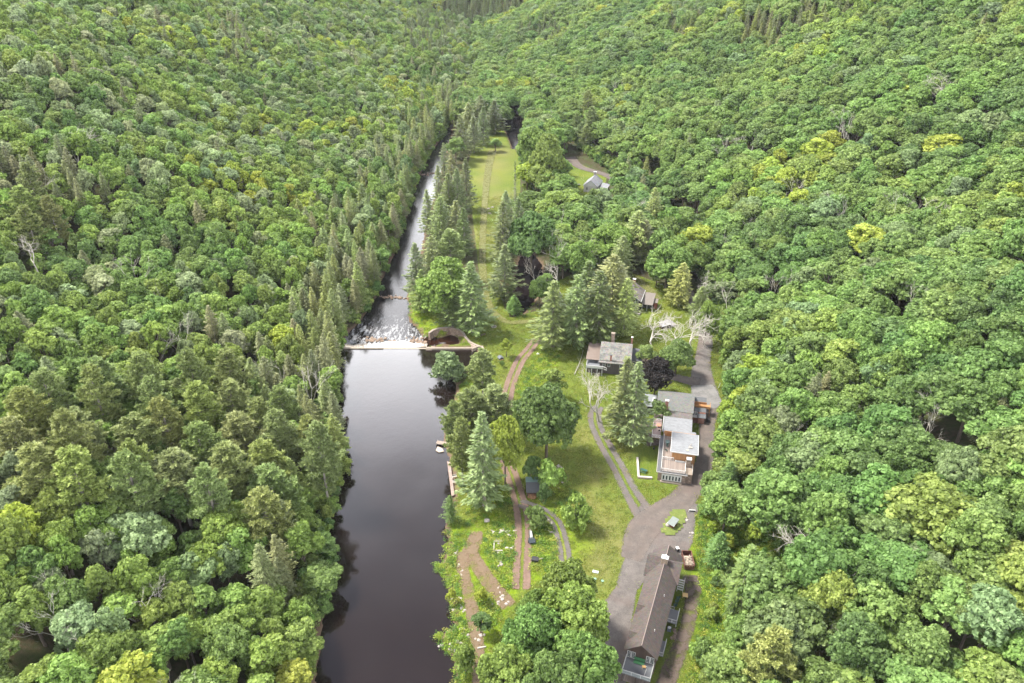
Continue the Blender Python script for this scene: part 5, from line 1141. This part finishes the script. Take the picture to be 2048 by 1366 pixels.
def scatter():
    def grid(s, y0, y1, x0, x1):
        out = []; r = 0; y = y0
        while y < y1:
            x = x0 + (s / 2 if r % 2 else 0)
            while x < x1: out.append((x + rng.uniform(-.38, .38) * s, y + rng.uniform(-.38, .38) * s)); x += s
            y += s * .87; r += 1
        return out
    pts = [(x, y, 0) for x, y in grid(6.7, 40, 640, -380, 20)] + [(x, y, 1) for x, y in grid(8.8, 40, 640, -5, 420)] + [(x, y, 2) for x, y in grid(8.6, 640, 1560, -620, 620)]
    A = np.array(pts); x, y = A[:, 0], A[:, 1]; P = A[:, :2]
    dl = XL(y) - x; dr = x - XR(y)
    z = land(x, y); px, py, d = proj(x, y, z + 15)
    vis = (px > -90) & (px < 2138) & (py > -60) & (py < 1480) & (d > 10)
    ok = (dl > -.6) | (dr > 1.2) | (y > 640) | (sdist(P, poly(F1, 0)) < 0) | ((y > 572) & (y < 640))
    for L in NOF: ok &= sdist(P, poly(L, 0)) > 1
    for pl, zw, w in WAT: ok &= sdist(P, pl) > .8
    for L in ([(1385,1035),(1425,1040),(1560,1085),(1590,1180),(1560,1235),(1500,1235),(1440,1270),(1385,1330),(1360,1200)],):
        ok &= sdist(P, poly(L, 3)) > -1
    A = A[vis & ok]; x, y, z, px, py, d = (q[vis & ok] for q in (x, y, z, px, py, d))
    for i in range(len(A)):
        if any((x[i] - a) ** 2 + (y[i] - b) ** 2 < (max(r, 2) * .9) ** 2 for a, b, r in USED): continue
        left = x[i] < XL(y[i]) + 5 if y[i] < 640 else px[i] < 950
        kind, tint = None, None
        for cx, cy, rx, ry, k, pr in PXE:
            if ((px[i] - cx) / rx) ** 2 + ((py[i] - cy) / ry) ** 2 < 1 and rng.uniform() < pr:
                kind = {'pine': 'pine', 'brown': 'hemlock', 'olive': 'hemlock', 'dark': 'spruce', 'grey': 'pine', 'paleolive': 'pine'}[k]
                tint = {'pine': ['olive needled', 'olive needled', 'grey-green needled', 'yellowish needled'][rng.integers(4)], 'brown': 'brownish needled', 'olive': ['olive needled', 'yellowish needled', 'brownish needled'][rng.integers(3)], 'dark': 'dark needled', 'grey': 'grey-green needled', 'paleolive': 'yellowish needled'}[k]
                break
        if kind is None and left and 0 < XL(y[i]) - x[i] < 26 and 150 < y[i] < 470 and rng.uniform() < .5: kind, tint = 'hemlock', ['olive needled', 'grey-green needled', 'brownish needled', 'yellowish needled'][rng.integers(4)]
        if kind is None and rng.uniform() < (.02 if left else .008): kind, tint = 'hemlock', 'brownish needled'
        if kind is None:
            n = sin(x[i] * .045 + 2 * sin(y[i] * .02)) + sin(y[i] * .05 - x[i] * .03) + rng.normal() * .6
            if left:
                kind = 'loose' if rng.uniform() < .62 else 'round'
                names = ['deep green', 'mid green', 'mid green', 'fresh green', 'fresh green', 'fresh green', 'bright yellow-green']
                j = int(np.clip((n + 2.6) / 5.2 * 7, 0, 6)); tint = names[j]
                if rng.uniform() < (.30 if py[i] < 330 else .13): tint = ['pale silvery green', 'pale silvery green', 'blue-green'][rng.integers(3)]
            else:
                kind = 'round' if rng.uniform() < .8 else 'loose'
                names = ['deep green', 'deep green', 'mid green', 'mid green', 'mid green', 'fresh green', 'bright yellow-green']
                j = int(np.clip((n + 2.7) / 5.4 * 7, 0, 6)); tint = names[j]
                if tint == 'bright yellow-green' and rng.uniform() < .4: tint = 'fresh green'
                if rng.uniform() < .07: tint = 'blue-green'
        big = 0 if left else 1
        if kind in ('round', 'loose'):
            h = rng.uniform(12.5, 19.5) if left else rng.uniform(15.5, 21.5); w = rng.uniform(6.5, 11.5) if left else rng.uniform(9, 16.5)
            if kind == 'loose': w *= .88
        elif kind == 'pine': h = rng.uniform(22, 29); w = rng.uniform(11.5, 17)
        elif kind == 'hemlock': h = rng.uniform(15, 22); w = rng.uniform(6, 9)
        else: h = rng.uniform(17, 23); w = rng.uniform(6, 8.5)
        if not left and -1 < x[i] - XR(y[i]) < 9: h *= .72; w *= .8
        if left and XL(y[i]) - x[i] < 5 and kind in ('round', 'loose'): h *= .68; w *= .85
        if kind == 'pine' and any((x[i] - q[0]) ** 2 + (y[i] - q[1]) ** 2 < 64 for q in WOODS if q[5] == 'pine'): kind, tint = 'loose', ['mid green', 'fresh green', 'deep green'][rng.integers(3)]; h = rng.uniform(13, 18); w = rng.uniform(7, 9)
        WOODS.append([x[i], y[i], z[i], h, w, kind, tint, px[i], py[i], d[i], left])
scatter()
def near_wood(px, py, kinds=('round', 'loose')):
    return min((t for t in WOODS if t[5] in kinds), key=lambda t: (t[7] - px) ** 2 + (t[8] - py) ** 2)
for px, py, tn, k in [(1872,270,'bright yellow-green',1.15),(1590,395,'bright yellow-green',1.2),(1745,475,'bright yellow-green',1.35),(1825,165,'bright yellow-green',1.),(1405,465,'bright yellow-green',1.),(2000,1230,'blue-green',1.2),(1700,1180,'fresh green',1.2),(1560,800,'blue-green',1.1),(1930,860,'fresh green',1.2),(1900,1000,'fresh green',1.25),
                  (620,1350,'bright yellow-green',1.2),(600,1230,'fresh green',1.2),(230,1360,'bright yellow-green',1.2),(440,1230,'fresh green',1.3),(300,560,'fresh green',1.1),(20,1050,'bright yellow-green',1.),(200,1230,'pale silvery green',1.1),(250,650,'pale silvery green',1.),(790,220,'bright yellow-green',1.),(1040,160,'bright yellow-green',1.),(1330,1260,'mid green',1.)]:
    w = near_wood(px, py); w[6] = tn; w[3] *= min(k, 1.1); w[4] *= k
# bare trees on the slopes: where their tops show
for n, (px, py, hh) in enumerate([(240,110,12),(265,128,12),(330,120,11),(262,525,14),(72,505,14),(345,570,11),(352,655,12),(300,670,12),(592,720,14),(615,760,15),(140,275,13),(60,345,13),(560,265,12),(445,665,10),(505,245,10),(580,230,10),(610,245,9),(470,350,9),(90,1195,11),(120,1180,11),(215,1290,12),(330,1345,10),(262,1200,9),
                                  (1685,240,15),(1700,232,16),(1716,245,15),(1735,238,14),(1815,395,15),(1835,400,15),(1822,420,14),(1690,395,14),(1672,400,13),(1590,350,13),(1602,355,13),(1515,255,13),(1445,268,12),(1455,270,12),(1390,90,12),(1375,95,12),(1170,180,13),(1180,172,13),(1220,165,14),(1235,160,14),(1110,215,13),(1095,225,13),(1900,155,12),(1905,140,12),(1768,550,12),(1840,555,12),(1465,560,12),(1890,790,12),(1880,795,11),(1705,790,9),(1490,375,12),(1500,420,10),(1735,1165,9),(1745,1170,9),(1703,1190,8),(1670,1060,12),(1955,430,13),(1945,290,9),(1345,115,12),(1600,800,9),(1560,540,12)]):
    x, y, z = hit(px, py, 20 if px > 1000 else 17); hh *= 1.25
    WOODS[:] = [w for w in WOODS if (w[0] - x) ** 2 + (w[1] + 2 - y) ** 2 > (7 if py > 900 else 22 if py > 150 else 14)]
    i = [0, 1, 3, 0, 2, 1][n % 6]
    o = dead(x, y, hh + 4, None, i, z); o['_p'] = (px, py)

# ------------------------------------------------------------------ which woods trees stand as individuals, and the rest as one wood
BROAD = sorted([w for w in WOODS if w[5] in ('round', 'loose')], key=lambda w: -(w[4] / w[9]) * (1 if 0 < w[7] < 2048 and -15 < w[8] < 1400 else .2))
CONI = sorted([w for w in WOODS if w[5] not in ('round', 'loose')], key=lambda w: -(w[4] / w[9]))
NB = 300 - sum(1 for v in V_ if v[0] in ('round', 'loose', 'big'))
CONI = [w for w in CONI if 0 < w[7] < 2060 and -10 < w[8] < 1400] + [w for w in CONI if not (0 < w[7] < 2060 and -10 < w[8] < 1400)]
NC = 250
IND = BROAD[:NB] + CONI[:NC]
BANDS = [(-99, 60, 'under the top edge'), (60, 150, 'high on the far slope'), (150, 240, 'level with the valley head'), (240, 320, 'level with the far pond'), (320, 400, 'level with the upper meadow'), (400, 480, 'level with the meadow neck'), (480, 560, 'level with the black pool'), (560, 640, 'level with the rock weir'), (640, 720, 'level with the dam'),
         (720, 800, 'level with the willow clump'), (800, 870, 'level with the tall spruces'), (870, 940, 'level with the small dock'), (940, 1010, 'level with the dark shed'), (1010, 1080, 'level with the little kiosk'), (1080, 1150, 'level with the rust dumpster'), (1150, 1220, 'level with the lawn hatch covers'), (1220, 1290, 'level with the lodge roof middle'), (1290, 1370, 'level with the lodge deck'), (1370, 1999, 'on the bottom edge')]
ORD = 'first second third fourth fifth sixth seventh eighth ninth tenth eleventh twelfth thirteenth fourteenth fifteenth sixteenth seventeenth eighteenth nineteenth twentieth'.split() + [a + b for a in ('twenty-', 'thirty-') for b in 'first second third fourth fifth sixth seventh eighth ninth'.split()]
G_ = {}
for w in IND:
    b = next(t for lo, hi, t in BANDS if lo <= w[8] < hi or (lo == -99 and w[8] < lo)); G_.setdefault((w[10], b, KCAT[w[5]][1], w[6]), []).append(w)
for (left, band, ct, tn), L in G_.items():
    L.sort(key=lambda w: abs(w[7] - (700 if left else 1420)))
    for i, w in enumerate(L):
        o_ = ORD[i] if i < 38 else 'outermost'
        base = 'river' if left else 'houses'; ct2 = ct.replace(' tree', '') if 'needled' in tn else ct; tn2 = tn.replace(' needled', '').replace('bright yellow', 'yellow')
        side = 'left' if left else 'right'
        shp = {'round': 'round-topped', 'loose': 'ragged', 'pine': 'plumed', 'hemlock': 'feathery', 'spruce': 'pointed'}[w[5]]
        if len(L) == 1: lb = f'{tn2} {ct} on the {side} slope, {band}'
        else: lb = f'{tn2} {ct2} {band}, {o_} such out from the {base}'
        w.append(lb)
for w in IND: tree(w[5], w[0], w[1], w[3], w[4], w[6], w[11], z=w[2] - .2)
dds = [o for o in COL.objects if o.get('_p')]
GD = {}
for o in dds:
    px, py = o['_p']; b = next(t for lo, hi, t in BANDS if lo <= py < hi); GD.setdefault((px < 1000, b), []).append(o)
for (left, b), L in GD.items():
    L.sort(key=lambda o: abs(o['_p'][0] - (700 if left else 1420)))
    for i, o in enumerate(L):
        o['label'] = (f'bleached dead tree on the {"left" if left else "right"} slope, {b}' if len(L) == 1 else f'bleached dead tree {b}, {ORD[i]} such one out from the {"river" if left else "houses"}')
        del o['_p']
REST = BROAD[NB:]; CREST = CONI[NC:]
def proto_objects(kinds, name):
    pc = bpy.data.collections.new(name); n = 0; idx = {}
    for k in kinds:
        for i in range(len(PROTO[k])):
            V, v, tv, tf, lm, bm = PALL[(k, i)]; F = np.arange(len(V)).reshape(-1, 4)
            me = fastmesh('woods_tree', np.concatenate([V, tv]), np.concatenate([F, tf + len(V)]), [lm, bm], mi=[0] * len(F) + [1] * len(tf), attrs=[("v", 'FACE', 'FLOAT', np.concatenate([v, np.zeros(len(tf))]))])
            o = bpy.data.objects.new('woods_%02d' % n, me); pc.objects.link(o); idx[(k, i)] = n; n += 1
    return pc, idx
def stuff(name, pts, scl, rot, idx, tint, pc, label, cat):
    me = bpy.data.meshes.new(name); n = len(pts); me.vertices.add(n); me.vertices.foreach_set("co", np.asarray(pts, np.float32).ravel())
    for a, ty, d in (("scl", 'FLOAT_VECTOR', scl), ("rot", 'FLOAT_VECTOR', rot), ("tint", 'FLOAT_VECTOR', tint)):
        q = me.attributes.new(a, ty, 'POINT'); q.data.foreach_set("vector", np.asarray(d, np.float32).ravel())
    q = me.attributes.new("idx", 'INT', 'POINT'); q.data.foreach_set("value", np.asarray(idx, np.int32))
    o = link(name, me); ng = bpy.data.node_groups.new(name, 'GeometryNodeTree')
    ng.interface.new_socket("Geometry", in_out='INPUT', socket_type='NodeSocketGeometry'); ng.interface.new_socket("Geometry", in_out='OUTPUT', socket_type='NodeSocketGeometry')
    N = ng.nodes; Lk = ng.links; gi = N.new("NodeGroupInput"); go = N.new("NodeGroupOutput"); ip = N.new("GeometryNodeInstanceOnPoints"); ci = N.new("GeometryNodeCollectionInfo")
    ci.inputs[0].default_value = pc; ci.inputs[1].default_value = True; ci.inputs[2].default_value = True
    Lk.new(gi.outputs[0], ip.inputs['Points']); Lk.new(ci.outputs[0], ip.inputs['Instance']); ip.inputs['Pick Instance'].default_value = True
    def na(nm, ty):
        a = N.new("GeometryNodeInputNamedAttribute"); a.data_type = ty; a.inputs[0].default_value = nm; return a.outputs[0]
    Lk.new(na("idx", 'INT'), ip.inputs['Instance Index']); Lk.new(na("scl", 'FLOAT_VECTOR'), ip.inputs['Scale'])
    er = N.new("FunctionNodeEulerToRotation"); Lk.new(na("rot", 'FLOAT_VECTOR'), er.inputs[0]); Lk.new(er.outputs[0], ip.inputs['Rotation'])
    Lk.new(ip.outputs[0], go.inputs[0]); md = o.modifiers.new("instances", 'NODES'); md.node_group = ng
    return tag(o, label, cat, kind='stuff')
pc, ix = proto_objects(['round', 'loose'], 'woods')
P_, S_, R_, I_, T_ = [], [], [], [], []
for w in REST:
    k = w[5]; i = rng.integers(len(PROTO[k])); H, Wd = PROTO[k][i][2:]
    P_.append((w[0], w[1], w[2] - .2)); S_.append((w[4] / Wd, w[4] / Wd, w[3] / H)); R_.append((0, 0, rng.uniform(0, 6.28))); I_.append(ix[(k, i)]); T_.append(jit(TINT[w[6]], .12))
stuff('forest', P_, S_, R_, I_, T_, pc, 'broadleaf forest covering both slopes and the head of the valley', 'forest')
pc3, ix3 = proto_objects(['hemlock', 'spruce', 'pine'], 'conifer_woods'); P_, S_, R_, I_, T_ = [], [], [], [], []
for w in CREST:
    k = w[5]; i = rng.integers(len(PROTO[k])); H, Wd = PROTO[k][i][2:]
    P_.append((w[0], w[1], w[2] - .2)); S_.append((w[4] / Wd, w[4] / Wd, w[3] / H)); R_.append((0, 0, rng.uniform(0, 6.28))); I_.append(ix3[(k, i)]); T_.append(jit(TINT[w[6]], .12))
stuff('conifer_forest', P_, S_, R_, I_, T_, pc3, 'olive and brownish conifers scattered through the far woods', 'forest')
print('WOODS', len(WOODS), 'broad', len(BROAD), 'coni', len(CONI), 'rest', len(REST))
# low weeds and saplings on the rough ground
def tuft(seed, leaf, n, r, h):
    rg = np.random.default_rng(seed); c = np.stack([rg.normal(size=n) * r * .5, rg.normal(size=n) * r * .5, rg.uniform(0, h, n)], 1); nn = unit(rg.normal(size=(n, 3)) * .6 + (0, 0, 1)); return leafquads(c, nn, rg.uniform(.7, 1.3, n) * leaf, rg), rg.uniform(0, 1, n)
tc_ = bpy.data.collections.new('weeds')
for i in range(4):
    V, v = tuft(300 + i, .13, 60, .8, .5); tc_.objects.link(bpy.data.objects.new('weeds_%d' % i, fastmesh('weed', V, np.arange(len(V)).reshape(-1, 4), [M_leaf], attrs=[("v", 'FACE', 'FLOAT', v)])))
def fill(L, n, z=0.):
    pl = poly(L, z); lo, hi = pl.min(0), pl.max(0); out = []
    while sum(map(len, out)) < n:
        q = rng.uniform(lo, hi, (n * 2, 2)); out.append(q[sdist(q, pl) < 0])
    return np.concatenate(out)[:n]
RD = [[(0,0)]]
WZ = [([(870,1272),(866,1136),(890,1060),(905,1030),(935,1040),(942,1100),(925,1160),(938,1240),(948,1300),(945,1366),(915,1400)], 900), ([(985,1040),(1030,1050),(1038,1160),(1010,1180),(970,1120),(968,1060)], 420), ([(950,1180),(980,1180),(1010,1240),(960,1260)], 140), ([(1055,1040),(1105,1045),(1120,1100),(1118,1150),(1056,1140)], 330),
      ([(1392,1030),(1435,1015),(1570,1055),(1590,1200),(1500,1260),(1420,1366),(1380,1366),(1400,1200)], 2300), ([(1075,700),(1120,712),(1090,760),(1035,800),(1030,770)], 330), ([(820,565),(850,610),(905,655),(850,668),(812,612)], 260), ([(880,740),(955,715),(985,760),(905,800)], 200), ([(1130,960),(1160,1000),(1180,1050),(1100,1030)], 160), ([(1040,620),(1075,600),(1080,640),(1030,640)], 60), ([(980,930),(1020,930),(1030,1040),(930,1050),(905,1000)], 200), ([(852,676),(918,672),(920,679),(900,683),(855,684)], 60)]
# thickets: the woods' leafy hem along the river, the drive and under the first rows of trees
hp = []
for y in np.arange(70, 620, 1.5):
    for k in range(2):
        hp.append((XL(y) - rng.uniform(-1.2, 7), y + rng.uniform(-1, 1), 0)); hp.append((XR(y) + rng.uniform(.5, 8), y + rng.uniform(-1, 1), 1))
f1 = poly(F1, 0); q = rng.uniform(f1.min(0), f1.max(0), (900, 2)); q = q[sdist(q, f1) < 0]; hp += [(a, b, 2) for a, b in q]
q = rng.uniform(poly([(1390,1366),(1590,1050)], 0).min(0) , poly([(1390,1366),(1590,1050)], 0).max(0), (160, 2)); q = q[(sdist(q, poly([(1400,1050),(1425,1045),(1560,1085),(1590,1180),(1560,1235),(1500,1235),(1440,1270),(1400,1366),(1385,1400),(1395,1200)], 0)) < 0) & (q[:, 0] - XR(q[:, 1]) > 3)][:42]; hp += [(a, b, 3) for a, b in q]
hp = np.array(hp); kp = np.ones(len(hp), bool)
for pl, zw, w in WAT: kp &= sdist(hp[:, :2], pl) > .3
for L_ in NOF: kp &= sdist(hp[:, :2], poly(L_, 0)) > .5
kp &= ~((hp[:, 2] == 1) & (sdist(hp[:, :2], poly([(1385,1035),(1425,1040),(1560,1085),(1590,1180),(1560,1235),(1500,1235),(1440,1270),(1385,1330),(1360,1200)], 0)) < 0))
hp = hp[kp]; n = len(hp); pc2, ix2 = proto_objects(['shrub'], 'thicket'); s = rng.uniform(.7, 1.6, n) * np.where(hp[:, 2] == 3, .55, 1); zz = ground(hp[:, 0], hp[:, 1])
stuff('thicket', np.column_stack([hp[:, :2], zz - .2]), np.column_stack([s, s, s * rng.uniform(.8, 1.5, n)]), np.column_stack([np.zeros(n), np.zeros(n), rng.uniform(0, 6.28, n)]), rng.integers(0, 3, n), [jit(TINT[['mid green', 'fresh green', 'deep green', 'fresh green'][i]], .15) for i in rng.integers(0, 4, n)], pc2, 'leafy thicket hemming the woods along the river and the drive', 'thicket')
P_ = np.concatenate([fill(L, n) for L, n in WZ])
keep = np.ones(len(P_), bool)
for pl, zw, w in WAT: keep &= sdist(P_, pl) > -.3
for Q in ROADS: keep &= np.min(np.hypot(P_[:, 0][:, None] - Q[None, :, 0], P_[:, 1][:, None] - Q[None, :, 1]) - Q[None, :, 2] / 2, axis=1) > .1
keep &= (P_[:, 0] > 38) | (rng.uniform(0, 1, len(P_)) < .6)
P_ = P_[keep]; n = len(P_); Z_ = ground(P_[:, 0], P_[:, 1]) - .05
s = rng.uniform(.5, 1.4, n); wt = [[(.20, .27, .03), (.12, .20, .03), (.25, .28, .05), (.08, .15, .03)][i] for i in rng.integers(0, 4, n)]
stuff('undergrowth', np.column_stack([P_, Z_]), np.column_stack([s, s, s * rng.uniform(.7, 1.3, n)]), np.column_stack([np.zeros(n), np.zeros(n), rng.uniform(0, 6.28, n)]), rng.integers(0, 4, n), [jit(q, .15) for q in wt], tc_, 'lime green weeds and saplings on the rough banks and cleared slope', 'undergrowth')

rk = bpy.data.collections.new('rubble_bits')
for i in range(4): rk.objects.link(bpy.data.objects.new('rubble_%d' % i, MB().blob((0, 0, .05), .3, (1.3, 1, .6), i).blob((.5, .3, .05), .2, (1, 1.2, .6), i + 9).mesh('rubble', M_rock)))
RB = [([(905,1100),(925,1100),(935,1240),(910,1240),(895,1150)], 14), ([(925,1255),(965,1250),(960,1290),(905,1300)], 12), ([(985,1060),(1030,1060),(1015,1150),(980,1120)], 18), ([(1095,925),(1125,935),(1130,965),(1110,990),(1128,950)], 14), ([(1000,1170),(1020,1210),(975,1210)], 10), ([(880,1268),(872,1276),(900,1300),(906,1285)], 4), ([(1520,1100),(1570,1110),(1570,1200),(1530,1180)], 8), ([(855,664),(875,672),(915,680),(917,676),(890,668)], 5), ([(846,655),(858,665),(850,672),(838,662)], 5), ([(1090,1040),(1110,1050),(1100,1075)], 4), ([(1345,1000),(1400,1060),(1395,1100),(1385,1090)], 3)]
P_ = np.concatenate([fill(L, n) for L, n in RB]); n = len(P_); Z_ = ground(P_[:, 0], P_[:, 1]); s = rng.uniform(.5, 1.5, n)
stuff('rubble', np.column_stack([P_, Z_ + .05]), np.column_stack([s, s, s]), np.column_stack([np.zeros(n), np.zeros(n), rng.uniform(0, 6.28, n)]), rng.integers(0, 4, n), [(.3, .3, .3)] * n, rk, 'pale stones and debris strewn through the weeds and along the banks', 'rubble')

cl = poly(CLEAR[0], 0); q = rng.uniform(cl.min(0), cl.max(0), (60000, 2)); q = q[(q[:, 1] < 420)]; q = q[sdist(q, cl) < -1]
kp = np.ones(len(q), bool)
for pl, zw, w in WAT: kp &= sdist(q, pl) > 2.5
for pl in YARDS: kp &= sdist(q, pl) > .3
for Q in ROADS:
    d = np.min(np.hypot(q[:, 0][:, None] - Q[None, :, 0], q[:, 1][:, None] - Q[None, :, 1]) - Q[None, :, 2] / 2, axis=1); kp &= d > -.1
for r, x0, x1, y0, y1 in ((LODGE, -4.5, 5, -4.5, 32), (B, -5, 17.5, -48.5, -6), (Cc, -5, 16, -25, -8), (Dd, -9.5, 7, -4.5, 10), (G2, -.5, 4.7, -3, 2.5), (Ff, -5, 10, -1, 13)):
    a = -r.rotation_euler[2]; u = q[:, 0] - r.location[0]; v_ = q[:, 1] - r.location[1]; xx, yy = u * cos(a) - v_ * sin(a), u * sin(a) + v_ * cos(a); kp &= ~((xx > x0) & (xx < x1) & (yy > y0) & (yy < y1))
q = q[kp][:14000]; n = len(q)
gc = bpy.data.collections.new('grass_tufts')
for i in range(4):
    V, v = tuft(400 + i, .10, 34, .9, .12); gc.objects.link(bpy.data.objects.new('grass_%d' % i, fastmesh('grass_tuft', V, np.arange(len(V)).reshape(-1, 4), [M_leaf], attrs=[("v", 'FACE', 'FLOAT', v)])))
s = rng.uniform(.6, 1.5, n); gt = [[(.160, .180, .028), (.118, .150, .024), (.195, .198, .045), (.145, .178, .026)][i] for i in rng.integers(0, 4, n)]
stuff('grass', np.column_stack([q, ground(q[:, 0], q[:, 1]) + .02]), np.column_stack([s, s, s]), np.column_stack([np.zeros(n), np.zeros(n), rng.uniform(0, 6.28, n)]), rng.integers(0, 4, n), [jit(k, .12) for k in gt], gc, 'short yellow-green grass on the lawns and the meadow', 'grass')
print('GRASS', n)
for o in COL.objects:
    if '_c' in o: del o['_c']

# ------------------------------------------------------------------ the air of the valley
hz = MB().box(-1010, 1010, -160, 1760, -8, 420).build('haze', NT('haze_m').m)
m = hz.data.materials[0]; nt = m.node_tree; nt.nodes.clear(); o_ = nt.nodes.new("ShaderNodeOutputMaterial"); v_ = nt.nodes.new("ShaderNodeVolumePrincipled")
v_.inputs['Color'].default_value = (.86, .92, 1, 1); v_.inputs['Density'].default_value = .00003; nt.links.new(v_.outputs[0], o_.inputs['Volume']); tag(hz, 'thin pale summer haze filling the valley', 'haze', kind='stuff')
